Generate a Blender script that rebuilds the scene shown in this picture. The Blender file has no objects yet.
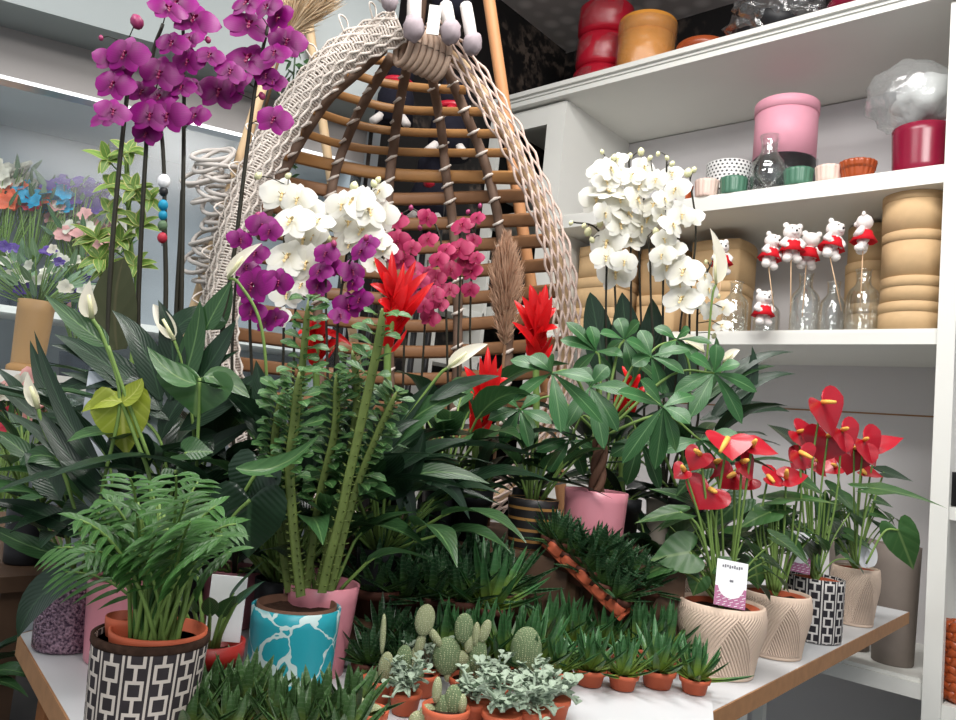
import bpy, math, random
from mathutils import Vector, Matrix, noise
V = Vector
rnd = random.Random(7)
C = bpy.context.scene.collection
PI = math.pi

# ------------------------------------------------------------------ camera
FPX = 760.0
YAW, PITCH, ROLL = math.radians(41), math.radians(5.5), math.radians(5.75)
TZ = 0.76                       # table top
CAM = V((0, 0, TZ + 0.42))
_F0 = V((-math.sin(YAW), math.cos(YAW), 0)); _R0 = V((math.cos(YAW), math.sin(YAW), 0)); _U0 = V((0, 0, 1))
CF = _F0 * math.cos(PITCH) + _U0 * math.sin(PITCH)
_U1 = _U0 * math.cos(PITCH) - _F0 * math.sin(PITCH)
CR = _R0 * math.cos(ROLL) + _U1 * math.sin(ROLL)
CU = _U1 * math.cos(ROLL) - _R0 * math.sin(ROLL)
def ray(px, py): return CR * ((px - 478) / FPX) - CU * ((py - 360) / FPX) + CF
def D(px, py, d): return CAM + ray(px, py) * d
def onz(px, py, z): r = ray(px, py); return CAM + r * ((z - CAM.z) / r.z)
def ony(px, py, y): r = ray(px, py); return CAM + r * (y / r.y)
def onx(px, py, x): r = ray(px, py); return CAM + r * (x / r.x)
def depth(p): return (p - CAM).dot(CF)
TOCAM = -_F0

cam = bpy.data.cameras.new('camera'); camo = bpy.data.objects.new('camera', cam); C.objects.link(camo)
cam.sensor_fit = 'HORIZONTAL'; cam.sensor_width = 36; cam.lens = FPX / 956 * 36; cam.clip_start = .05
M3 = Matrix((CR, CU, -CF)).transposed(); camo.matrix_world = Matrix.Translation(CAM) @ M3.to_4x4()
bpy.context.scene.camera = camo

# ------------------------------------------------------------------ node materials
class NT:
    def __init__(s, name):
        s.m = bpy.data.materials.new(name); s.m.use_nodes = True; s.t = s.m.node_tree
        s.t.nodes.clear(); s.out = s.t.nodes.new('ShaderNodeOutputMaterial')
    def n(s, typ, **kw):
        nd = s.t.nodes.new(typ)
        for k, v in kw.items():
            if k.startswith('i_'):
                key = k[2:]; key = int(key) if key.isdigit() else key.replace('_', ' ')
                s.set(nd.inputs[key], v)
            else: setattr(nd, k, v)
        return nd
    def set(s, sock, v):
        if hasattr(v, 'links') or hasattr(v, 'is_linked'): s.t.links.new(v, sock)
        else:
            if isinstance(v, (tuple, list)) and len(v) == 3 and sock.type == 'RGBA': v = (*v, 1)
            sock.default_value = v
    def ma(s, op, a, b=None, c=None):
        nd = s.n('ShaderNodeMath', operation=op); s.set(nd.inputs[0], a)
        if b is not None: s.set(nd.inputs[1], b)
        if c is not None: s.set(nd.inputs[2], c)
        return nd.outputs[0]
    def uv(s):
        t = s.n('ShaderNodeTexCoord'); x = s.n('ShaderNodeSeparateXYZ'); s.t.links.new(t.outputs['UV'], x.inputs[0]); return x.outputs[0], x.outputs[1]
    def obj(s): return s.n('ShaderNodeTexCoord').outputs['Object']
    def mix(s, f, a, b):
        nd = s.n('ShaderNodeMix', data_type='RGBA'); s.set(nd.inputs[0], f); s.set(nd.inputs[6], a); s.set(nd.inputs[7], b); return nd.outputs[2]
    def noise(s, scale, detail=3, vec=None):
        nd = s.n('ShaderNodeTexNoise', i_Scale=scale, i_Detail=detail); s.set(nd.inputs['Vector'], vec or s.obj()); return nd.outputs[0]
    def ramp(s, f, lo, hi):
        nd = s.n('ShaderNodeMapRange', clamp=True); s.set(nd.inputs[0], f); s.set(nd.inputs[1], lo); s.set(nd.inputs[2], hi); return nd.outputs[0]
    def bsdf(s, col, rough=.5, spec=.5, metal=0, bump=None, bstr=.3, bdist=.002, trans=0, coat=0, emis=None, estr=0):
        b = s.n('ShaderNodeBsdfPrincipled'); s.set(b.inputs['Base Color'], col); s.set(b.inputs['Roughness'], rough)
        b.inputs['Specular IOR Level'].default_value = spec; s.set(b.inputs['Metallic'], metal)
        b.inputs['Transmission Weight'].default_value = trans; b.inputs['Coat Weight'].default_value = coat
        if emis: s.set(b.inputs['Emission Color'], emis); b.inputs['Emission Strength'].default_value = estr
        if bump is not None:
            bp = s.n('ShaderNodeBump', i_Strength=bstr, i_Distance=bdist); s.set(bp.inputs['Height'], bump); s.t.links.new(bp.outputs[0], b.inputs['Normal'])
        return b.outputs[0]
    def end(s, sh): s.t.links.new(sh, s.out.inputs[0]); return s.m
    def mixsh(s, f, a, b):
        nd = s.n('ShaderNodeMixShader'); s.set(nd.inputs[0], f); s.t.links.new(a, nd.inputs[1]); s.t.links.new(b, nd.inputs[2]); return nd.outputs[0]

def srgb(r, g, b):
    f = lambda c: (c / 255 / 12.92) if c <= 10 else ((c / 255 + .055) / 1.055) ** 2.4
    return (f(r), f(g), f(b))
def plain(name, col, rough=.5, spec=.5, nz=.12, scale=20, bump=0, **k):
    t = NT(name); n = t.noise(scale)
    c2 = tuple(x * (1 - nz) for x in col); c1 = tuple(min(1, x * (1 + nz)) for x in col)
    return t.end(t.bsdf(t.mix(n, c2, c1), rough, spec, bump=n if bump else None, bstr=bump, **k))
def leafmat(name, col, vein, rough=.35, spec=.5, nv=9, vs=.35, edge=None, tl=.18):
    t = NT(name); u, v = t.uv(); a = t.ma('ABSOLUTE', t.ma('SUBTRACT', u, .5))
    mid = t.ramp(a, .045, .015)
    w = t.ma('SINE', t.ma('MULTIPLY', t.ma('SUBTRACT', v, t.ma('MULTIPLY', a, .7)), nv * 2 * PI))
    sv = t.ma('MULTIPLY', t.ramp(w, .75, 1), vs)
    f = t.ma('MAXIMUM', t.ma('MULTIPLY', mid, .8), sv)
    oi = t.n('ShaderNodeObjectInfo').outputs['Random']; n = t.noise(14)
    k = t.ma('ADD', t.ma('MULTIPLY', oi, .5), t.ma('MULTIPLY', n, .5))
    base = t.mix(k, tuple(c * .6 for c in col), tuple(min(1, c * 1.4) for c in col))
    c = t.mix(f, base, vein)
    if edge: c = t.mix(t.ramp(a, .40, .47), c, edge)
    b = t.bsdf(c, rough, spec, bump=w, bstr=.14, bdist=.0015)
    tr = t.n('ShaderNodeBsdfTranslucent'); t.set(tr.inputs[0], c)
    return t.end(t.mixsh(tl, b, tr.outputs[0]))
def petalmat(name, col, col2, vein=None, rough=.45, tl=.3):
    t = NT(name); u, v = t.uv(); a = t.ma('ABSOLUTE', t.ma('SUBTRACT', u, .5))
    w = t.ma('SINE', t.ma('MULTIPLY', a, 70.0)); oi = t.n('ShaderNodeObjectInfo').outputs['Random']
    c = t.mix(t.ramp(v, 0, .8), col2, col)
    c = t.mix(t.ma('MULTIPLY', t.ramp(w, .5, 1), .25), c, vein or col2)
    c = t.mix(t.ma('MULTIPLY', oi, .35), c, col2)
    b = t.bsdf(c, rough, .35); tr = t.n('ShaderNodeBsdfTranslucent'); t.set(tr.inputs[0], c)
    return t.end(t.mixsh(tl, b, tr.outputs[0]))
def clear(name, tint=(1, 1, 1), lo=.06, hi=.75, rough=.03):     # thin clear sheet: mostly see-through, shiny at grazing angles
    t = NT(name); g = t.n('ShaderNodeBsdfGlossy'); t.set(g.inputs[0], (1, 1, 1)); g.inputs['Roughness'].default_value = rough
    tr = t.n('ShaderNodeBsdfTransparent'); t.set(tr.inputs[0], tint)
    lw = t.n('ShaderNodeLayerWeight', i_Blend=.35); f = t.ma('MULTIPLY_ADD', lw.outputs['Facing'], hi - lo, lo)
    return t.end(t.mixsh(f, tr.outputs[0], g.outputs[0]))

# ------------------------------------------------------------------ mesh builder
class MB:
    def __init__(s): s.v = []; s.f = []; s.m = []; s.uv = []
    def grid(s, rows, uvs=None, mi=0, close=False):
        nr, nc = len(rows), len(rows[0]); b = len(s.v)
        for r in rows: s.v.extend(r)
        for i in range(nr - 1):
            for j in range(nc if close else nc - 1):
                j2 = (j + 1) % nc
                s.f.append((b + i * nc + j, b + i * nc + j2, b + (i + 1) * nc + j2, b + (i + 1) * nc + j)); s.m.append(mi)
                u0, u1 = j / (nc if close else nc - 1), (j + 1) / (nc if close else nc - 1); v0, v1 = i / (nr - 1), (i + 1) / (nr - 1)
                s.uv.extend(((u0, v0), (u1, v0), (u1, v1), (u0, v1)))
        return b
    def face(s, idx, mi=0): s.f.append(tuple(idx)); s.m.append(mi); s.uv.extend([(.5, .5)] * len(idx))
    def box(s, c, sz, rot=0, mi=0, ax=None):
        c = V(c); hx, hy, hz = sz[0] / 2, sz[1] / 2, sz[2] / 2; b = len(s.v)
        R = Matrix.Rotation(rot, 3, 'Z') if ax is None else ax
        for x, y, z in ((-1, -1, -1), (1, -1, -1), (1, 1, -1), (-1, 1, -1), (-1, -1, 1), (1, -1, 1), (1, 1, 1), (-1, 1, 1)):
            s.v.append(c + R @ V((x * hx, y * hy, z * hz)))
        for q in ((0, 3, 2, 1), (4, 5, 6, 7), (0, 1, 5, 4), (1, 2, 6, 5), (2, 3, 7, 6), (3, 0, 4, 7)):
            s.f.append(tuple(b + i for i in q)); s.m.append(mi); s.uv.extend(((0, 0), (1, 0), (1, 1), (0, 1)))
        return s
    def tube(s, pts, r, n=8, mi=0, cap=True, flat=None):
        pts = [V(p) for p in pts]; k = len(pts); rs = r if isinstance(r, (list, tuple)) else [r] * k
        rows = []; prev = None
        for i, p in enumerate(pts):
            t = (pts[min(i + 1, k - 1)] - pts[max(i - 1, 0)]).normalized()
            if prev is None: a = t.orthogonal().normalized()
            else:
                a = prev - t * prev.dot(t); a = a.normalized() if a.length > 1e-6 else t.orthogonal().normalized()
            prev = a; bb = t.cross(a)
            rows.append([p + (a * math.cos(2 * PI * j / n) + bb * math.sin(2 * PI * j / n)) * rs[i] for j in range(n)])
        b = s.grid(rows, mi=mi, close=True)
        if cap:
            s.face([b + j for j in reversed(range(n))], mi); e = b + (k - 1) * n; s.face([e + j for j in range(n)], mi)
        return s
    def lathe(s, prof, c, n=32, mi=0, ax=None, rad=None):
        c = V(c); rows = []
        for r, z in prof:
            row = []
            for j in range(n):
                a = 2 * PI * j / n; rr = r if rad is None else rad(r, a, z)
                p = V((rr * math.cos(a), rr * math.sin(a), z)); row.append(c + (ax @ p if ax is not None else p))
            rows.append(row)
        b = len(s.v); s.grid(rows, mi=mi, close=True)
        if prof[0][0] > 1e-4: s.face([b + j for j in reversed(range(n))], mi)
        if prof[-1][0] > 1e-4: e = b + (len(prof) - 1) * n; s.face([e + j for j in range(n)], mi)
        return s
    def ball(s, c, r, n=12, mi=0, ax=None, lump=0):
        c = V(c); rr = r if isinstance(r, (tuple, list)) else (r, r, r); k = max(4, n // 2); rows = []
        for i in range(k + 1):
            th = PI * i / k; row = []
            for j in range(n):
                a = 2 * PI * j / n; p = V((math.sin(th) * math.cos(a) * rr[0], math.sin(th) * math.sin(a) * rr[1], -math.cos(th) * rr[2]))
                if lump: p *= 1 + lump * noise.noise(p * (2.2 / max(rr)) + c * 7)
                row.append(c + (ax @ p if ax is not None else p))
            rows.append(row)
        s.grid(rows, mi=mi, close=True); return s
    def leaf(s, pts, w, nrm, prof='lance', fold=.22, nl=9, na=4, mi=0, wave=0, tw=0):
        P = [V(p) for p in pts]; nrm = V(nrm); rows = []
        for i in range(nl + 1):
            t = i / nl; c = bez(P, t); d = bez(P, min(1, t + .02)) - bez(P, max(0, t - .02)); d = d.normalized() if d.length > 1e-9 else V((0, 0, 1))
            nn = nrm - d * nrm.dot(d); nn = nn.normalized() if nn.length > 1e-5 else d.orthogonal().normalized()
            if tw: nn = Matrix.Rotation(tw * t, 3, d) @ nn
            sd = d.cross(nn); ww = w / 2 * PROF[prof](t); row = []
            for j in range(na + 1):
                u = 2 * j / na - 1; wv = wave * math.sin(t * 14 + (2 if u > 0 else 0)) * abs(u) if wave else 0
                row.append(c + sd * (u * ww) + nn * (abs(u) ** 1.4 * ww * fold + wv * w))
            rows.append(row)
        s.grid(rows, mi=mi); return s
    def heart(s, c, tip, nrm, L, W, mi=0, cup=.12, droop=.25, rings=5, n=26, fold=0):
        """heart-shaped blade: C is where the stalk joins, TIP the direction of the tip"""
        c = V(c); tip = V(tip).normalized(); nrm = V(nrm); nrm = (nrm - tip * nrm.dot(tip)).normalized(); sd = tip.cross(nrm)
        rows = []; uvr = []
        for k in range(rings + 1):
            q = k / rings; row = []; ur = []
            for j in range(n):
                a = 2 * PI * j / n; x = math.copysign(abs(math.sin(a)) ** 2.2, math.sin(a)); y = (13 * math.cos(a) - 5 * math.cos(2 * a) - 2 * math.cos(3 * a) - math.cos(4 * a))
                yy = (5.5 - y) / 22.5                                 # tip ~ +1, lobes ~ -0.3, notch ~ 0
                px, py = x * .5 * W * q, yy * L * q
                z = -droop * L * (max(0, yy) * q) ** 2 + cup * W * (abs(x) * q) ** 1.6 - .05 * L * (1 if yy < -.02 else 0) * q
                row.append(c + sd * px + tip * py + nrm * z); ur.append((x * q * .5 + .5, max(0, min(1, yy * q * .75 + .25))))
            rows.append(row); uvr.append(ur)
        b0 = len(s.uv); s.grid(rows, mi=mi, close=True); m = b0
        for i in range(rings):
            for j in range(n):
                j2 = (j + 1) % n
                for p in (uvr[i][j], uvr[i][j2], uvr[i + 1][j2], uvr[i + 1][j]): s.uv[m] = p; m += 1
        return s
    def build(s, name, mat, parent=None, loc=None, smooth=True, root=None):
        """verts are in world space; they are stored relative to the root of PARENT (or to LOC)"""
        o0 = V((0, 0, 0))
        if parent is not None:
            r = parent
            while r.parent: r = r.parent
            o0 = r.location.copy()
        elif loc is not None: o0 = V(loc)
        me = bpy.data.meshes.new(name); me.from_pydata([tuple(p - o0) for p in s.v], [], s.f)
        for mt in (mat if isinstance(mat, (list, tuple)) else [mat]): me.materials.append(mt)
        me.polygons.foreach_set('material_index', s.m); me.polygons.foreach_set('use_smooth', [smooth] * len(s.f))
        ul = me.uv_layers.new(name='UV'); flat = [x for p in s.uv for x in p]; ul.data.foreach_set('uv', flat)
        me.update(); o = bpy.data.objects.new(name, me); C.objects.link(o)
        if parent is not None: o.parent = parent
        elif loc is not None: o.location = o0
        return o
def bez(P, t):
    while len(P) > 1: P = [P[i].lerp(P[i + 1], t) for i in range(len(P) - 1)]
    return P[0]
def spline(pts, k=6):
    """Catmull-Rom through PTS"""
    pts = [V(p) for p in pts]; q = [pts[0] * 2 - pts[1]] + pts + [pts[-1] * 2 - pts[-2]]; out = []
    for i in range(1, len(q) - 2):
        a, b, c, d = q[i - 1], q[i], q[i + 1], q[i + 2]
        for j in range(k):
            t = j / k; out.append(.5 * (2 * b + (c - a) * t + (2 * a - 5 * b + 4 * c - d) * t * t + (3 * b - a - 3 * c + d) * t ** 3))
    out.append(pts[-1]); return out
PROF = {
    'lance': lambda t: max(0, math.sin(PI * min(1, t ** .75 * .98 + .02))) ** .85 * (1 - .25 * t),
    'ovate': lambda t: max(0, math.sin(PI * t ** .62)) ** .75,
    'obov': lambda t: max(.06, math.sin(PI * t ** 1.5)) ** .8 if t < .999 else 0,
    'round': lambda t: max(0, math.sin(PI * min(1, .06 + .94 * t ** .9))) ** .55,
    'strap': lambda t: min(1, .55 + t * 1.5) * (1 - t ** 3.5),
    'spike': lambda t: (1 - t) ** .75 * (.75 + .9 * t),
    'spathe': lambda t: max(0, math.sin(PI * t ** .7)) ** .8,
}
# ------------------------------------------------------------------ things and parts
def thing(name, label, cat, loc, group=None):
    o = bpy.data.objects.new(name, None); o.empty_display_size = .03; C.objects.link(o); o.location = V(loc)
    o['label'] = label; o['category'] = cat
    if group: o['group'] = group
    return o
def tag(o, label, cat, group=None):
    o['label'] = label; o['category'] = cat
    if group: o['group'] = group
    return o
def struct(o): o['kind'] = 'structure'; return o
def part(src, parent, M, name=None):
    """a copy of a part prototype placed by a world matrix under PARENT (the root has no rotation)"""
    o = src.copy(); C.objects.link(o); o.parent = parent; r = parent
    while r.parent: r = r.parent
    o.matrix_local = Matrix.Translation(-r.location) @ M
    for ch in src.children:
        c = ch.copy(); C.objects.link(c); c.parent = o
    return o
PROTOS = []
def unlink_protos():
    for o in PROTOS:
        for ch in list(o.children): bpy.data.objects.remove(ch)
        bpy.data.objects.remove(o)
def frame(pos, nrm, up=(0, 0, 1), s=1, roll=0):
    z = V(nrm).normalized(); x = V(up).cross(z); x = x.normalized() if x.length > 1e-4 else z.orthogonal().normalized(); y = z.cross(x)
    return Matrix.Translation(pos) @ Matrix((x, y, z)).transposed().to_4x4() @ Matrix.Rotation(roll, 4, 'Z') @ Matrix.Scale(s, 4)
# ------------------------------------------------------------------ room
M = {}
M['white'] = plain('shelf_white', srgb(226, 226, 220), .4, .4, .03, 6)
M['whiteback'] = plain('back_panel_white', srgb(216, 213, 214), .5, .3, .04, 3)
M['table'] = plain('table_white', srgb(204, 206, 208), .35, .4, .03, 9)
M['edge'] = plain('board_edge', srgb(160, 118, 82), .6, .3, .25, 40)
M['darkfloor'] = plain('floor_dark', srgb(70, 66, 64), .6, .3, .2, 5)
M['coolgrey'] = plain('cooler_panel', srgb(160, 166, 170), .6, .25, .05, 2)
M['header'] = plain('header_panel', srgb(150, 145, 142), .4, .4, .06, 3)
M['bulk'] = plain('bulkhead', srgb(150, 158, 158), .4, .4, .05, 2)
M['metal'] = plain('brushed_metal', (.6, .62, .64), .3, .5, .05, 30, metal=.9)
def dark_paper():
    t = NT('dark_wallpaper'); n = t.noise(5, 6); w = t.noise(22, 3)
    k = t.ma('MULTIPLY', t.ramp(n, .52, .66), t.ramp(w, .45, .6))
    return t.end(t.bsdf(t.mix(k, (.008, .007, .007), (.10, .075, .06)), .6, .3))
M['darkwall'] = dark_paper()
def ceil_mat():
    t = NT('patterned_ceiling'); v = t.n('ShaderNodeTexVoronoi', i_Scale=9.0); v.inputs['Randomness'].default_value = .25; t.set(v.inputs['Vector'], t.obj())
    return t.end(t.bsdf(t.mix(t.ramp(v.outputs[0], .25, .5), srgb(232, 226, 222), srgb(190, 184, 180)), .6, .3))
M['ceil'] = ceil_mat()
M['glasspane'] = clear('cooler_glass', (.97, .99, 1), .012, .12, .15)

XL, YB, XR, ZC = -2.52, 3.4, 2.2, 3.43
YS = 2.796
def sbox(name, c, sz, m, rot=0): o = MB().box(c, sz, rot).build(name, m, smooth=False); struct(o); return o
sbox('floor', (-.8, 1.0, -.05), (8, 7, .1), M['darkfloor'])
sbox('ceiling', (-.8, .9, ZC + .05), (8, 7, .1), M['ceil'])
sbox('wall_back', (-.15, YB + .07, ZC / 2), (4.9, .1, ZC), M['darkwall'])
sbox('wall_left', (XL - .05, 2.72, ZC / 2), (.1, 1.36, ZC), M['darkwall'])

# cooler (a glazed cold room for cut flowers) along the left
cA = D(120, 110, 2.9); cu = V((.4177, .9086, 0)); cn = V((.9086, -.4177, 0)); crot = math.atan2(cu.y, cu.x)
zl = cA.z                                                  # underside of the header
CO = V((cA.x, cA.y, 0))
def cbox(name, along, out, z0, z1, m, parent=None):
    c = CO + cu * ((along[0] + along[1]) / 2) + cn * ((out[0] + out[1]) / 2); c.z = (z0 + z1) / 2
    return MB().box(c, (along[1] - along[0], out[1] - out[0], z1 - z0), crot).build(name, m, parent, smooth=False)
A0, A1 = -1.5, .98
struct(cbox('wall_cooler', (A0, A1), (-1.05, -.95), 0, zl + .9, M['coolgrey']))
struct(cbox('trim_1', (A0, A1), (-.10, .0), zl + .02, zl + .20, M['header']))
struct(cbox('trim_2', (A0, A1), (-.06, .012), zl + .006, zl + .02, M['metal']))
struct(cbox('trim_3', (A0, A1), (-.1, .22), zl + .20, ZC - .002, M['bulk']))
struct(cbox('trim_4', (A0, A1), (-.94, -.1), zl + .12, zl + .2, M['coolgrey']))
struct(cbox('trim_5', (A1 - .02, A1 + .04), (-.95, .01), 0, zl + .2, M['coolgrey']))
zled = D(25, 372, 2.75).z
struct(cbox('trim_6', (A0, A1 - .03), (-.55, .03), zled - .06, zled, M['white']))
struct(cbox('trim_7', (A0, A1 - .03), (-.95, -.56), zled + .25, zled + .28, M['white']))
struct(cbox('window_1', (A0, A1 - .03), (-.012, -.004), zled + .03, zl - .01, M['glasspane']))

# shelving along the back wall
sh = thing('shelving_unit', 'white painted open shelving unit along the back wall holding vases, hat boxes and pots', 'shelf', (-1.26, YS, 0))
def sp(name, x0, x1, y0, y1, z0, z1, m='white', par=None): return MB().box(((x0 + x1) / 2, (y0 + y1) / 2, (z0 + z1) / 2), (x1 - x0, y1 - y0, z1 - z0)).build(name, M[m], par or sh, smooth=False)
BL, BR = -2.04, -.48
ZS = [(2.155, 2.222), (1.614, 1.668), (.50, .56), (.02, .08)]
for z0, z1 in ZS:
    sp('shelf_board', BL, BR, YS + .012, YB, z0, z1)
    sp('board_lip', BL, BR, YS, YS + .011, z0, z1 - .012)
sp('back_panel', -2.5, .6, YB - .012, YB, .0, 2.78, 'whiteback')
sp('panel_seam', BL + .02, BR, YB - .0145, YB - .0125, 1.418, 1.424, 'edge')
sp('side_panel', BL - .03, BL, YS + .02, YB - .012, 0, 2.785)
sp('upright', BL - .10, BL + .002, YS - .005, YS + .02, 0, 2.775)
sp('upright', BR, BR + .05, YS - .012, YS + .03, 0, 2.775)
sp('side_panel', BR + .012, BR + .03, YS + .03, YB - .012, 0, 2.785)
sp('top_board', -2.51, .7, YS - .02, YB, 2.785, 2.825)
cr = MB(); cr.box((-.9, YS - .03, 2.797), (3.22, .03, .026)); cr.box((-.9, YS - .042, 2.832), (3.22, .055, .022)); cr.box((-.9, YS - .036, 2.815), (3.22, .035, .012)); cr.build('crown_moulding', M['white'], sh, smooth=False)
for z0, z1 in ((1.06, 1.10), (.44, .5), (1.85, 1.9)): sp('shelf_board', BR + .05, .6, YS + .015, YB, z0, z1)
# cabinet front left of the bay: two columns of framed openings
for x0, x1 in ((-2.5, -2.44), ): sp('cabinet_stile', x0, x1, YS - .004, YS + .02, 0, 2.775)
for z0, z1 in ((2.68, 2.775), (2.36, 2.43), (2.20, 2.26), (1.74, 1.80), (1.30, 1.38), (.7, .8)): sp('cabinet_rail', -2.44, BL - .1, YS - .004, YS + .02, z0, z1)
for z in (2.39, 2.22, 1.76, 1.33): sp('cabinet_shelf', -2.5, BL - .03, YS + .021, YB - .013, z, z + .025)

# white side shelves on the left wall, seen through the chair
ls = thing('wall_shelf_rack', 'white shelf rack on the left wall, glimpsed through the slats of the hanging chair', 'shelf', (XL + .08, 2.6, 0))
for z in (.9, 1.22, 1.48, 1.72, 1.98): sp('rack_board', XL + .002, XL + .15, 2.42, YS - .06, z, z + .035, 'white', ls)
for y in (2.41, YS - .055): sp('rack_upright', XL + .002, XL + .15, y - .015, y + .009, 0, 2.02, 'white', ls)

# tables
tb = thing('display_table', 'white topped display table with a raw chipboard edge carrying the potted plants', 'table', (-1.0, 1.6, 0))
TX0, TX1, TY0, TY1 = -1.62, -.525, .50, 2.775
tA, tB = onz(20, 634, TZ), onz(68, 716, TZ); tP = tA + (tB - tA) * ((TX1 - tA.x) / (tB.x - tA.x))
tq = [tA, tP, V((TX1, TY1, TZ)), V((TX0, TY1, TZ)), V((TX0, .92, TZ))]
t = MB(); t.v = tq + [p - V((0, 0, .034)) for p in tq]; t.face(range(5)); t.face([9, 8, 7, 6, 5])
for i in range(5): t.face((i, i + 5, (i + 1) % 5 + 5, (i + 1) % 5))
t.build('tabletop', M['table'], tb, smooth=False)
for a, b in ((0, 1), (1, 2), (4, 0)):
    dv = tq[b] - tq[a]; nv = V((dv.y, -dv.x, 0)).normalized(); MB().box((tq[a] + tq[b]) / 2 + nv * .0016 - V((0, 0, .0175)), (dv.length, .003, .034), math.atan2(dv.y, dv.x)).build('edge_band', M['edge'], tb, smooth=False)
M['woodleg'] = plain('leg_wood', srgb(150, 98, 60), .5, .3, .2, 25)
for x, y, m in ((tA.x + .05, tA.y + .05, 'woodleg'), (TX1 - .06, TY0 + .05, 'woodleg'), (TX1 - .05, 1.52, 'white'), (TX1 - .42, TY1 - .06, 'white'), (TX0 + .05, TY1 - .05, 'woodleg')):
    MB().box((x, y, (TZ - .033) / 2), (.035, .035, TZ - .033)).build('leg', M[m], tb, smooth=False)
wb = MB(); q = [onz(711.5, 690, TZ + .008), onz(714, 726, TZ + .008), V((-.62, .56, TZ + .008)), V((-1.2, .62, TZ + .008)), V((-.95, 1.2, TZ + .008))]
b = len(wb.v); wb.v += q + [p - V((0, 0, .007)) for p in q]; n5 = len(q)
wb.face(range(n5)[::-1]); wb.face([n5 + i for i in range(n5)])
for i in range(n5): wb.face((i, (i + 1) % n5, n5 + (i + 1) % n5, n5 + i))
tag(wb.build('display_board', M['table'], None, (-.8, 1, TZ + .001), smooth=False), 'thin white board on the front of the table under the cactus and succulent pots', 'board')
be = thing('plant_bench', 'low dark wooden bench behind the left end of the table under orchids and peace lilies', 'bench', (-2.07, .9, 0))
M['benchwood'] = plain('bench_wood', srgb(88, 66, 50), .6, .3, .2, 20)
MB().box((-2.07, .88, .80), (.86, .7, .03)).build('bench_top', M['benchwood'], be, smooth=False)
for x in (-2.45, -1.69):
    for y in (.6, 1.15): MB().box((x, y, .392), (.05, .05, .784)).build('leg', M['benchwood'], be, smooth=False)
def riser(name, x0, x1, y0, y1, z, label):
    o = MB().box(((x0 + x1) / 2, (y0 + y1) / 2, (TZ + z) / 2 + .0005), (x1 - x0, y1 - y0, z - TZ - .001)).build(name, M['white'], None, ((x0 + x1) / 2, (y0 + y1) / 2, TZ), smooth=False)
    return tag(o, label, 'stand')

# ------------------------------------------------------------------ light
def area(name, loc, size, power, col=(1, 1, 1), aim=None, sy=None):
    l = bpy.data.lights.new(name, 'AREA'); l.shape = 'RECTANGLE'; l.size = size; l.size_y = sy or size; l.energy = power; l.color = col
    o = bpy.data.objects.new(name, l); C.objects.link(o); o.location = loc
    o.rotation_euler = ((V(aim) - V(loc)).to_track_quat('-Z', 'Y')).to_euler() if aim is not None else (0, 0, 0); return o
area('ceiling_light', (-.75, 1.3, 3.38), 1.5, 60, (1, .98, .96), None, .7)
area('shelf_fill', (.6, .2, 3.30), 1.4, 78, (1, .97, .94), (-1.2, 3.0, 2.3), .7)  # added fill, tilted to brighten the shelves and the things on top
area('ceiling_light.002', (-1.6, -.4, 3.38), 1.4, 45, (1, .98, .96), None, .7)
area('front_fill', (1.7, -1.5, 3.38), 1.6, 95, (1, .97, .94), None, 1.0)  # added front fill behind the camera, reaching into the shelves at a low angle
area('cooler_lamp', tuple(CO + cu * -.2 - cn * .17 + V((0, 0, zl + .105))), 2.0, 16, (.95, .98, 1), None, .1).rotation_euler = (0, 0, crot)
w = bpy.data.worlds.new('world'); bpy.context.scene.world = w; w.use_nodes = True
w.node_tree.nodes['Background'].inputs[0].default_value = (.80, .86, .92, 1); w.node_tree.nodes['Background'].inputs[1].default_value = .8
vs = bpy.context.scene.view_settings; vs.view_transform = 'Standard'; vs.look = 'None'; vs.gamma = 1; vs.exposure = -.13
# ------------------------------------------------------------------ things on the shelves
def proj(p):
    q = p - CAM; d = q.dot(CF); return 478 + FPX * q.dot(CR) / d, 360 - FPX * q.dot(CU) / d, d
def xat(px, y, z):
    lo, hi = -3.2, 1.0
    for _ in range(50):
        m = (lo + hi) / 2
        if proj(V((m, y, z)))[0] < px: lo = m
        else: hi = m
    p = V((lo, y, z)); return p, depth(p) / FPX                    # point and metres per pixel there
def wrapmat(name, tint=(1, 1, 1), sc=26, lo=.05, hi=.38, milk=.04):
    t = NT(name); n = t.noise(sc, 5); bp = t.n('ShaderNodeBump', i_Strength=.9, i_Distance=.02); t.set(bp.inputs['Height'], n)
    g = t.n('ShaderNodeBsdfGlossy'); t.set(g.inputs[0], (1, 1, 1)); g.inputs['Roughness'].default_value = .12; t.t.links.new(bp.outputs[0], g.inputs['Normal'])
    tr = t.n('ShaderNodeBsdfTransparent'); t.set(tr.inputs[0], tint)
    lw = t.n('ShaderNodeLayerWeight', i_Blend=.4); t.t.links.new(bp.outputs[0], lw.inputs['Normal'])
    df = t.n('ShaderNodeBsdfDiffuse'); df.inputs[0].default_value = (.7, .72, .72, 1)
    return t.end(t.mixsh(t.ma('MULTIPLY_ADD', lw.outputs['Facing'], hi - lo, lo), t.mixsh(milk, tr.outputs[0], df.outputs[0]), g.outputs[0]))
M['wrap'] = wrapmat('plastic_wrap')
M['pinkbox'] = plain('pink_board', srgb(228, 160, 178), .45, .3, .04)
M['burg'] = plain('burgundy_glaze', srgb(134, 22, 52), .25, .5, .06)
M['red'] = plain('red_stuff', srgb(178, 20, 44), .35, .5, .12)
M['orange'] = plain('orange_board', srgb(222, 150, 62), .4, .4, .06)
M['rust'] = plain('rust_glaze', srgb(168, 78, 38), .3, .5, .12)
M['blush'] = plain('blush_glaze', srgb(232, 205, 192), .4, .4, .04)
M['green'] = plain('green_glaze', srgb(78, 122, 100), .35, .5, .06)
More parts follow.
